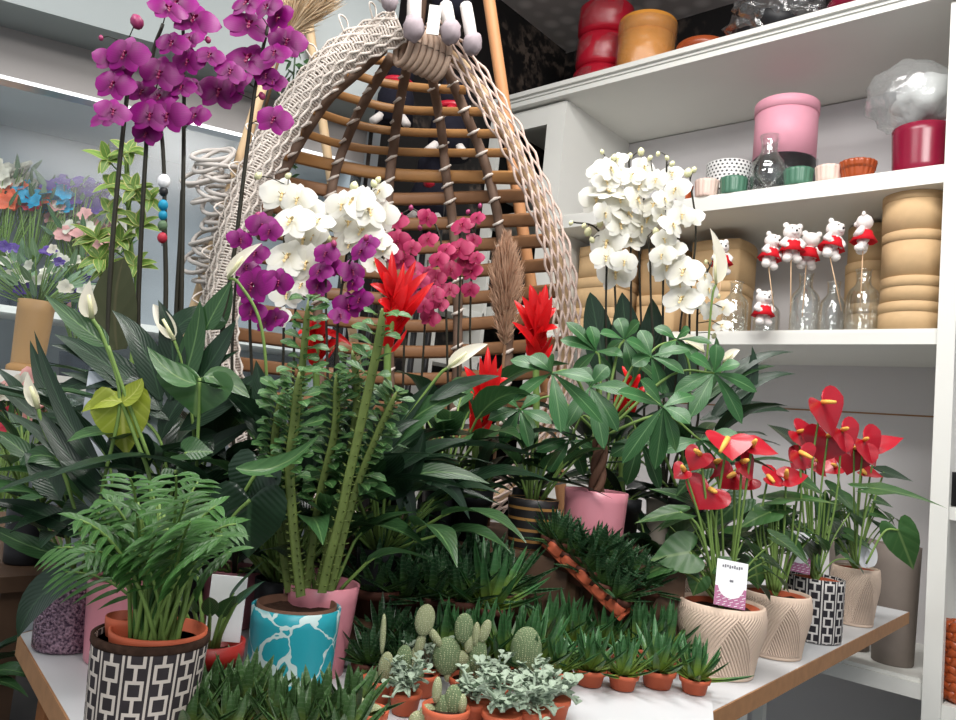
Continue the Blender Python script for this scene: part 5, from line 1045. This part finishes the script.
cf = MB(); cf.leaf(pxpts([(866, 568), (860, 552), (864, 540)], d - .08), 15 * d / FPX, NF, 'ovate', .3); cf.leaf(pxpts([(868, 568), (872, 552), (872, 542)], d - .08), 12 * d / FPX, NF, 'ovate', .3); cf.build('paper_wrap', G['card'], t)
p, k = rimat(684, 563, .13); t = thing('leafy_pot_plant', 'dark leafy plant in a beige ridged pot half hidden behind the nearest red anthurium', 'plant', p)
pot(t, p, 26 * k, 31 * k, .13, 'beige'); rosette(t, 'leafdark', p + V((0, 0, .115)), 16, (.16, .30), (.04, .06), (25, 75), .5, 91, 'ovate', .5)
p = at(668, 1.80, TZ); t = thing('leafy_pot_plant', 'dark leafy plant in a mauve pot behind the zebra succulent tray', 'plant', p); pot(t, p, .05, .06, .12, 'pinkpot'); rosette(t, 'leafdark', p + V((0, 0, .1)), 16, (.2, .34), (.045, .07), (25, 80), .5, 92, 'ovate', .45, mats=['leafdark', 'leafmid'])

# ---- little succulents in terracotta pots
def succmat(name, c0, c1, band):
    t = NT(name); u, v = t.uv(); w = t.ramp(t.ma('SINE', t.ma('ADD', t.ma('MULTIPLY', v, 70.0), t.ma('MULTIPLY', t.noise(40), 5.0))), .55, .9)
    c = t.mix(t.ramp(v, .12, .62), c1, c0); c = t.mix(t.ma('MULTIPLY', w, band), c, srgb(150, 165, 140)); oi = t.n('ShaderNodeObjectInfo').outputs['Random']
    return t.end(t.bsdf(t.mix(t.ma('MULTIPLY', oi, .35), c, tuple(x * .55 for x in c0)), .38, .45))
G['haw'] = succmat('haworthia_green', srgb(46, 84, 50), srgb(96, 130, 58), .35); G['aloe'] = succmat('aloe_green', srgb(64, 110, 64), srgb(156, 176, 72), .12)
G['gast'] = succmat('broad_succulent', srgb(66, 98, 54), srgb(150, 164, 74), .2)
def rosmesh(kind, seed):
    r = random.Random(seed); mb = MB(); n, ln, w, e0, e1, cv = {'aloe': (24, .100, .0145, 8, 84, .25), 'haw': (34, .084, .0125, 4, 86, .1), 'gast': (20, .100, .0215, 30, 86, .08)}[kind]
    for i in range(n):
        a = i * 2.39996 + r.uniform(-.2, .2); u = i / (n - 1); e = math.radians(e0 + (e1 - e0) * u ** .9 + r.uniform(-6, 6)); l = ln * r.uniform(.75, 1.15) * (1.0 - .25 * u); h = V((math.cos(a), math.sin(a), 0)); z = V((0, 0, 1))
        b = h * .005 * (1 - u); m = b + (h * math.cos(e) + z * math.sin(e)) * l * .5; ee = e + cv * (1 if kind != 'haw' else -.5); q = m + (h * math.cos(ee) + z * math.sin(ee)) * l * .5
        mb.leaf([b, m, q], w * r.uniform(.85, 1.15), z * math.cos(e) - h * math.sin(e), 'spike', .35, 7, 4)
        mb.leaf([b, m, q], w, z * -math.cos(e) + h * math.sin(e), 'spike', .45, 7, 4)
    return mb
G['darkpot'] = plain('dark_clay', srgb(84, 50, 40), .7, .2, .15)
def succ_proto(kind, seed, name, pm='terra'):
    t = bpy.data.objects.new(name, None); C.objects.link(t); t.location = (0, 0, 0); hz = .72 if kind == 'aloe' else .85
    MB().lathe([(r_, z_ * hz) for r_, z_ in [(.0001, 0), (.021, 0), (.0255, .026), (.0285, .0265), (.0300, .038), (.0275, .038), (.0255, .03), (.0001, .028)]], (0, 0, 0), 32).build('pot', G[pm], t)
    MB().lathe([(.0265, .031 * hz), (.014, .034 * hz), (.0001, .033 * hz)], (0, 0, 0), 20).build('soil', G['soil'], t)
    m = rosmesh(kind, seed)
    for i, q in enumerate(m.v): m.v[i] = q + V((0, 0, .031 * hz))
    m.build('rosette', G[kind], t); PROTOS.append(t); return t
SP = {k: [succ_proto(k, 100 + 10 * i + j, nm) for j in range(3)] for i, (k, nm) in enumerate((('aloe', 'aloe_plant'), ('haw', 'haworthia_plant'), ('gast', 'gasteria_plant')))}
SP['dhaw'] = [succ_proto('haw', 140 + j, 'x', 'darkpot') for j in range(3)]; SP['daloe'] = [succ_proto('aloe', 150 + j, 'x', 'darkpot') for j in range(3)]
NMS = {'dhaw': 'zebra_haworthia', 'daloe': 'aloe_plant', 'aloe': 'aloe_plant', 'haw': 'zebra_haworthia', 'gast': 'broad_succulent'}
def succ(kind, p, s, label, group, tilt=None):
    o = rnd.choice(SP[kind]); t = thing(NMS[kind], label, 'succulent', p, group); rz = rnd.uniform(0, 6.28)
    for ch_ in o.children:
        c = ch_.copy(); C.objects.link(c); c.parent = t; Mt = Matrix.Rotation(rz, 4, 'Z') @ Matrix.Scale(s, 4); c.matrix_local = (tilt @ Mt) if tilt else Mt
    return t
ORD = ('first', 'second', 'third', 'fourth', 'fifth', 'sixth', 'seventh', 'eighth', 'ninth', 'tenth')
ZB = TZ + .009
for i, (x, y, s) in enumerate(((556, 684, .95), (589, 684, 1.05), (622, 688, 1.0), (657, 686, 1.15), (694, 692, .98))):
    p, k = base(x, y, ZB); succ('aloe', p, s * .95, f'small aloe in a terracotta pot at the front of the white board, {ORD[i]} from left', 'front row of small aloes')
rows = ((('second', (545, 573, 604, 636, 664), 656, 'aloe', 1.15)), ('third', (558, 588, 620, 650), 634, 'aloe', 1.15), ('fourth', (550, 580, 612), 614, 'haw', 1.15))
for nm, xs, y, kd, s in rows:
    for i, x in enumerate(xs):
        p, k = base(x, y + (i * 2), ZB); succ(kd, p, s * rnd.uniform(.92, 1.1), f'green succulent in the {nm} row behind the front aloes, {ORD[i]} from left', f'succulents in the {nm} row')
pa, pb = D(549, 540, 1.53), D(624, 612, 1.45); ux = (pb - pa).normalized(); ln_ = (pb - pa).length; uy = V((0, 0, 1)).cross(ux).normalized(); uy = uy if uy.dot(_R0) > 0 else -uy; uz = ux.cross(uy); uz = uz if uz.z > 0 else -uz
A_ = Matrix((ux, uz.cross(ux), uz)).transposed(); mid_ = (pa + pb) / 2 + uy * .034
to = thing('terracotta_tray', 'long terracotta tray with scalloped rim, slanting down before the pink money tree pot', 'tray', mid_ - uz * .05)
MB().box(mid_ - uz * .012, (ln_ + .01, .075, .012), ax=A_).build('tray_base', G['terra'], to, smooth=False)
for i in range(5):
    c = pa.lerp(pb, (i + .5) / 5); sc = MB(); sc.grid([[c + ux * (ln_ / 5 * (.46 + .03 * (z > -.01)) * math.sin(b)) - uy * (.012 * math.cos(b)) + uz * z + uy * (0 if z < .004 else .004) for b in [(-1 + 2 * j / 10) * PI / 2 for j in range(11)]] for z in (-.012, -.008, -.003, .003, .006)]); sc.build('scallop', G['terra'], to)
for z_ in (-.2, .2):
    q = mid_ + ux * z_ * .2; st_ = MB().box(V((q.x, q.y, (TZ + q.z - .026) / 2 + .002)), (.03, .03, q.z - .03 - TZ)).build('tray_support', M['benchwood'], to, smooth=False)
for i in range(5):
    c = pa.lerp(pb, (i + .5) / 5) + uy * .022 - uz * .03; Rt = Matrix((ux, uz.cross(ux), uz)).transposed().to_4x4()
    succ('dhaw', c, 1.15, f'dark zebra haworthia in the slanting terracotta tray, {ORD[i]} from the top', 'haworthias in the slanting tray', Matrix.Rotation(.25, 4, CF))
for i, (x, y) in enumerate(((590, 556), (606, 566), (624, 578), (640, 590))):
    succ('dhaw', D(x, y, 1.54) - V((0, 0, .03)), 1.2, f'dark zebra haworthia in the second file of the slanting tray, {ORD[i]} from the top', 'haworthias in the slanting tray', Matrix.Rotation(.2, 4, CF))
# dark succulents crowding the step in the middle
for nm, d_, z_, xs, s_ in (('back', 1.51, T1, (408, 436, 464, 492, 516), 1.75), ('second', 1.42, T1, (392, 420, 448, 476, 504), 1.45), ('third', 1.345, TZ + .0005, (404, 434, 464, 494, 524, 552), 1.25), ('lowest', 1.28, TZ + .0005, (392, 426), .9)):
    for i, x in enumerate(xs):
        succ(rnd.choice(('dhaw', 'daloe', 'dhaw')), at(x, d_, z_ + .0008), s_ * rnd.uniform(.95, 1.1), f'dark spiky succulent in the {nm} row behind the cacti, {ORD[i]} from left', 'dark succulents behind the cacti')

# broad pointed succulents at the front left
fl = [(160, 728), (200, 734), (240, 734), (276, 748), (312, 748), (348, 736), (184, 752), (228, 754), (296, 760), (254, 724), (340, 766)]
for i, (x, y) in enumerate(fl):
    p, k = base(x, y, TZ + .0005); succ('gast', p, (.9, .85, .95, .85)[i % 4] * (1.0 if i < 6 else .9), f'broad pointed succulent at the front left, {ORD[i] if i < 6 else ("front " + ORD[i - 6])} in its row', 'broad succulents at the front left')

# ---- cacti
def cactusmat(name, c, dot, sc):
    t = NT(name); v = t.n('ShaderNodeTexVoronoi', i_Scale=sc); t.set(v.inputs['Vector'], t.obj()); v.inputs['Randomness'].default_value = .35; k = t.ramp(v.outputs[0], .42, .18)
    return t.end(t.bsdf(t.mix(k, c, dot), .7, .2, bump=k, bstr=.6, bdist=.002))
G['cact'] = cactusmat('cactus_green', srgb(104, 122, 88), srgb(176, 182, 142), 330); G['cactpale'] = cactusmat('cactus_pale', srgb(146, 152, 116), srgb(200, 200, 166), 360)
G['jade'] = plain('grey_green_leaf', srgb(150, 166, 146), .5, .3, .15, 30)
def cactus(label, bs, potr, pads, group='cacti on the white board', ht=.032):
    p, k = base(bs[0], bs[1], ZB); t = thing('prickly_cactus', label, 'cactus', p, group); d = depth(p); R_ = potr * k
    MB().lathe([(.0001, p.z), (R_ * .78, p.z), (R_ * .93, p.z + ht * .7), (R_, p.z + ht * .7), (R_ * 1.03, p.z + ht), (R_ * .93, p.z + ht), (R_ * .85, p.z + ht * .8), (.0001, p.z + ht * .75)], (p.x, p.y, 0), 32).build('pot', G['terra'], t)
    MB().lathe([(R_ * .9, p.z + ht * .84), (.0001, p.z + ht * .86)], (p.x, p.y, 0), 20).build('soil', G['soil'], t)
    for q in pads:
        x, y, w, h = q[:4]; m = q[4] if len(q) > 4 else 'cact'; tl = q[5] if len(q) > 5 else 0; dd = q[6] if len(q) > 6 else 0
        c = D(x, y, d + dd); X = _R0; Z_ = V((0, 0, 1)); A = Matrix((X, X.cross(Z_) * -1, Z_)).transposed() @ Matrix.Rotation(tl, 3, 'Y'); kk = d / FPX
        b = MB().ball(c, (w / 2 * kk, max(.007, w * .28 * kk), h / 2 * kk), 20, ax=A, lump=.025); b.build('pad', G[m], t)
    return t
cactus('cactus with a thin upright finger, leftmost on the board', (376, 700), 17, [(383, 634, 6, 40, 'cactpale', -.05), (386, 668, 16, 32, 'cactpale'), (404, 660, 17, 30), (390, 690, 20, 34, 'cactpale'), (374, 684, 12, 26), (396, 676, 14, 26)])
cactus('cactus with a round pad on a bent arm, second from left', (420, 694), 16, [(415, 659, 10, 26, 'cactpale'), (420, 644, 10, 24, 'cactpale', .2), (425, 620, 20, 32, 'cactpale', .1), (435, 637, 9, 22, 'cactpale', -.7), (418, 678, 12, 26), (419, 701, 18, 14, 'cactpale')])
cactus('large clustered prickly cactus in the middle with many pads', (468, 698), 21, [(447, 656, 29, 38), (464, 628, 19, 30), (485, 631, 11, 24, 'cactpale', .25), (476, 634, 8, 24, 'cactpale'), (469, 643, 10, 20, 'cactpale'), (462, 658, 14, 15, 'cactpale'), (478, 656, 18, 36), (482, 678, 15, 26, 'cactpale', -.5), (448, 672, 8, 20, 'cactpale'), (466, 674, 14, 34)])
cactus('cactus with one tall oval pad, rightmost on the board', (526, 690), 19, [(526, 651, 32, 48)])
cactus('low pale cactus at the front edge, left', (366, 734), 20, [(356, 708, 20, 24, 'cactpale', .5), (373, 714, 22, 20, 'cactpale'), (362, 722, 20, 22)])
cactus('low pale cactus at the front edge with upright oval pads', (444, 730), 24, [(437, 690, 10, 26, 'cactpale'), (453, 700, 18, 30), (428, 713, 18, 18, 'cactpale', .4), (443, 708, 16, 26), (462, 704, 10, 20, 'cactpale'), (418, 722, 20, 22, 'cactpale')])
def jade(label, bs, potr, n, sp_, seed):
    n = int(n * 1.4); r = random.Random(seed); p, k = base(bs[0], bs[1], ZB); t = thing('grey_succulent', label, 'succulent', p, 'grey green trailing succulents'); R_ = potr * k
    MB().lathe([(.0001, p.z), (R_ * .78, p.z), (R_ * .95, p.z + .022), (R_ * 1.03, p.z + .023), (R_ * 1.03, p.z + .03), (R_ * .93, p.z + .03), (.0001, p.z + .025)], (p.x, p.y, 0), 30).build('pot', G['terra'], t)
    for i in range(n):
        a = i * 2.4 + r.uniform(-.3, .3); h = V((math.cos(a), math.sin(a), 0)); c = p + V((0, 0, .03)); e = c + h * sp_ * k * r.uniform(.4, 1) + V((0, 0, r.uniform(.0, .04))); mb = MB(); cv = [bez([c, c.lerp(e, .5) + V((0, 0, .02)), e], u / 7) for u in range(8)]; mb.tube(cv, .0022, 6)
        for j in range(2, 8):
            b = r.uniform(0, 6.28); g = V((math.cos(b), math.sin(b), r.uniform(.1, .9))).normalized(); l = r.uniform(.010, .018); mb.leaf([cv[j], cv[j] + g * l * .5, cv[j] + g * l], .011, V((0, 0, 1)) + g * .2, 'obov', .25, 5, 4)
        mb.build('sprig', G['jade'], t)
jade('grey green trailing succulent among the cactus pots, left', (424, 686), 16, 10, 26, 1); jade('grey green trailing succulent below the large cactus', (492, 704), 18, 14, 32, 2); jade('grey green trailing succulent nearest the tall oval cactus pad', (534, 710), 20, 16, 34, 3)
jade('grey green trailing succulent at the front edge of the board', (500, 734), 20, 16, 36, 4); jade('grey green trailing succulent at the right of the cactus group, by the first aloe', (552, 718), 17, 16, 30, 5); jade('grey green trailing succulent at the right front, nearest the bare white board', (530, 730), 18, 16, 32, 8); jade('grey green trailing succulent between the front cacti', (404, 712), 16, 14, 28, 6); jade('grey green trailing succulent at the front edge, right of the low cactus', (470, 722), 18, 16, 32, 7)

# ---- flowers in the cooler
def CP(px, py, back): # point on a plane BACK metres behind the cooler front
    r = ray(px, py); o = CO - cn * back; tt = (o - CAM).dot(cn) / r.dot(cn); return CAM + r * tt
for nm, c in (('f_white', (236, 232, 214)), ('f_orange', (232, 110, 70)), ('f_blue', (40, 170, 210)), ('f_purple', (92, 60, 150)), ('f_pink', (236, 176, 170)), ('f_red', (206, 60, 80))): G[nm] = petalmat(nm, srgb(*c), tuple(x * .7 for x in srgb(*c)))
G['bucket'] = plain('dark_bucket', srgb(52, 58, 66), .5, .3, .1); G['tanvase'] = plain('tan_vase', srgb(172, 132, 86), .5, .3, .12, 6); G['greyleaf'] = leafmat('leaf_greygreen', srgb(110, 138, 104), srgb(150, 170, 140), .5, .3, 4, .1)
def bloom(mb, c, s, r, mi=0):
    z = (TOCAM + V((r.uniform(-.6, .6), r.uniform(-.6, .6), r.uniform(0, .8)))).normalized(); x = z.orthogonal().normalized(); y = z.cross(x)
    for i in range(6):
        a = i * PI / 3 + r.random(); g = x * math.cos(a) + y * math.sin(a); mb.leaf([c, c + g * s * .5 + z * s * .15, c + g * s * .95 + z * s * .2], s * .8, z, 'round', .25, 4, 3, mi)
def bouquet(label, foot, top, spread, cols, nf, fs, nl, seed, vessel_=None, lm='leafmid', group='bouquets in the glazed cold room', cat='flowers'):
    r = random.Random(seed); t = thing('bouquet', label, cat, foot, group); foot = V(foot)
    if vessel_:
        r0, r1, h, m = vessel_; MB().lathe([(q, z + foot.z) for q, z in potprof(r0, r1, h)], (foot.x, foot.y, 0), 32).build('vase' if m == 'tanvase' else 'bucket', G[m], t); nk = foot + V((0, 0, h * .9))
        if m == 'tanvase': MB().lathe([(r0 * 1.25, foot.z), (r0 * 1.25, foot.z + .02), (r0, foot.z + .03)], (foot.x, foot.y, 0), 32).build('vase_foot', G[m], t)
    else: nk = foot
    top = V(top)
    for i in range(nf):
        a, b = r.uniform(0, 6.28), r.random() ** .5; c = top + cu * math.cos(a) * b * spread[0] + cn * math.sin(a) * b * spread[0] * .6 + V((0, 0, r.uniform(-1, 1) * spread[1])); mb = MB(); bloom(mb, c, fs * r.uniform(.8, 1.2), r); mb.tube([nk, nk.lerp(c, .6), c], .002, 5, 1); mb.build('flower', [G[r.choice(cols)], G['stem']], t)
    lf = MB()
    for i in range(nl):
        a, b = r.uniform(0, 6.28), r.random() ** .5; c = top + cu * math.cos(a) * b * spread[0] * 1.2 + cn * math.sin(a) * b * spread[0] * .7 + V((0, 0, r.uniform(-1.3, .8) * spread[1])); g = (c - nk).normalized() + V((r.uniform(-.5, .5), r.uniform(-.5, .5), r.uniform(-.3, .3))); l = r.uniform(.05, .085); lf.leaf([c, c + g * l * .5, c + g * l], l * .35, TOCAM + V((r.uniform(-.5, .5), 0, .6)), 'ovate', .2, 5, 2); 
        if i % 3 == 0: lf.tube([nk, nk.lerp(c, .5), c], .0018, 5, 1)
    lf.build('foliage', [G[lm], G['stem']], t); return t
p = CP(26, 372, .10); p.z = zled + .001; kc = depth(p) / FPX
bouquet('white and purple bouquet in a tan cylinder vase on the cold room ledge', p, CP(36, 270, .10), (.22, .085), ['f_white', 'f_purple', 'f_white', 'f_white'], 40, .030, 80, 1, (14.5 * kc, 17 * kc, 72 * kc, 'tanvase'), 'greyleaf')
zb = zled + .281
for (lab, x, y, col, sp_, sd) in (('cream bouquet in a dark bucket at the far left of the back row', 4, 176, ['f_white'], (.13, .05), 2), ('orange bouquet in a dark bucket in the back row', 14, 198, ['f_orange', 'f_orange', 'f_red'], (.15, .05), 3), ('bright blue bouquet in a dark bucket in the back row', 42, 196, ['f_blue'], (.13, .05), 4), ('purple bouquet in a dark bucket in the back row', 80, 194, ['f_purple'], (.14, .05), 5), ('pale pink bouquet in a dark bucket in the back row', 92, 226, ['f_pink', 'f_white', 'f_pink'], (.17, .09), 6)):
    q = CP(x, y, .75); f_ = V((q.x, q.y, zb)); bouquet(lab, f_, q, sp_, col, 34, .042, 18, sd, (.07, .085, .17, 'bucket'))
q = CP(84, 300, .3); bouquet('small pink bouquet beside the tan vase on the cold room ledge', V((q.x, q.y, zled + .001)), q, (.10, .06), ['f_pink', 'f_purple'], 10, .035, 30, 8, (.05, .06, .1, 'bucket'))
for lab, x, y, col, sd, rr in (('pale pink flowers standing low below the cold room ledge', 18, 396, ['f_pink', 'f_white'], 9, .14), ('crimson flowers at the left edge below the cold room ledge', 2, 416, ['f_red'], 10, .10)):
    q = CP(x, y, -.12); bouquet(lab, V((q.x, q.y, .001)), q, (rr, .06), col, 18, .045, 30, sd, (.09, .12, .5, 'bucket'), group='flowers below the cold room ledge')
# umbrella plant with variegated leaves in front of the cold room
p = at(128, 2.1, .001); t = thing('umbrella_plant', 'tall umbrella plant with yellow green leaves before the cold room glass', 'umbrella plant', p); pot(t, p, .10, .13, .24, 'taupe'); dV = 2.1
MB().tube(spline([p + V((0, 0, .2)), D(134, 340, dV), D(130, 240, dV), D(126, 150, dV)], 6), .007, 8).build('trunk', G['stem'], t)
r = random.Random(3)
for hx, hy, n, rad in ((108, 160, 7, 22), (128, 152, 6, 20), (134, 190, 7, 24), (96, 238, 7, 24), (110, 212, 6, 22), (140, 226, 7, 24), (104, 270, 6, 22), (134, 266, 7, 24), (150, 200, 6, 20), (112, 186, 6, 20), (98, 258, 6, 24), (120, 240, 6, 20)):
    h = D(hx, hy, dV - .04); mb = MB(); mb.tube([D(128, hy + 22, dV), h], .002, 5)
    for i in range(n):
        a = i * 2 * PI / n + r.random(); e = h + (_R0 * math.cos(a) + V((0, 0, 1)) * math.sin(a) * .75 + TOCAM * r.uniform(-.2, .5)) * rad * dV / FPX; mb.leaf([h, h.lerp(e, .5) + V((0, 0, .01)), e], 10 * dV / FPX, NF + V((r.uniform(-.4, .4), 0, 0)), 'ovate', .2, 7, 4, 1)
    mb.build('leaf_cluster', [G['stem'], G['variegated']], t)
# string of glass and tags among the orchid stakes
def dangle(px, y0, y1, d, lab, items):
    a, b = D(px, y0, d), D(px - 2, y1, d); t = thing('hanging_charm', lab, 'ornament', b); MB().tube([a, b], .001, 5).build('cord', G['stake'], t)
    for u, s, m in items: MB().ball(a.lerp(b, u), (s, s, s * 1.2), 12).build('bead', G[m], t)
dangle(164, 178, 246, 1.58, 'dangling charm of white, blue and red beads among the orchid stakes', ((.05, .013, 'card'), (.2, .009, 'black'), (.40, .010, 'f_blue'), (.55, .009, 'f_blue'), (.70, .010, 'greyleaf'), (.88, .010, 'f_red')))
p = D(296, 55, 2.7); t = thing('ivy_garland', 'green ivy garland hanging behind the chair pole at the upper left', 'garland', p); cvv = spline([D(296, 40, 2.7), D(292, 90, 2.7), D(282, 140, 2.7), D(286, 190, 2.7), D(270, 230, 2.7)], 8); lf = MB(); lf.tube(cvv, .003, 6)
for i in range(150):
    c = r.choice(cvv) + V((r.uniform(-.03, .03), r.uniform(-.03, .03), r.uniform(-.03, .03))); g = V((r.uniform(-1, 1), r.uniform(-1, 1), r.uniform(-.8, .3))).normalized(); lf.leaf([c, c + g * .02, c + g * .04], .026, NF, 'ovate', .2, 4, 2)
lf.build('vine', G['leafmid'], t)
# labels and props at the left edge
p = at(-6, 1.35, .001); lily('peace lily on the floor at the left edge below the table top', 1.35, at(-30, 1.4, .42), 22, 75, 'black', Lr=(.2, .36), Wr=(.04, .07))
fs_ = at(-30, 1.4, 0); MB_ = MB().box((fs_.x, fs_.y, .209), (.2, .2, .416)).build('plant_stool', M['benchwood'], None, (fs_.x, fs_.y, 0), smooth=False); tag(MB_, 'dark wooden stool under the leaves at the lower left edge', 'stool')
unlink_protos()
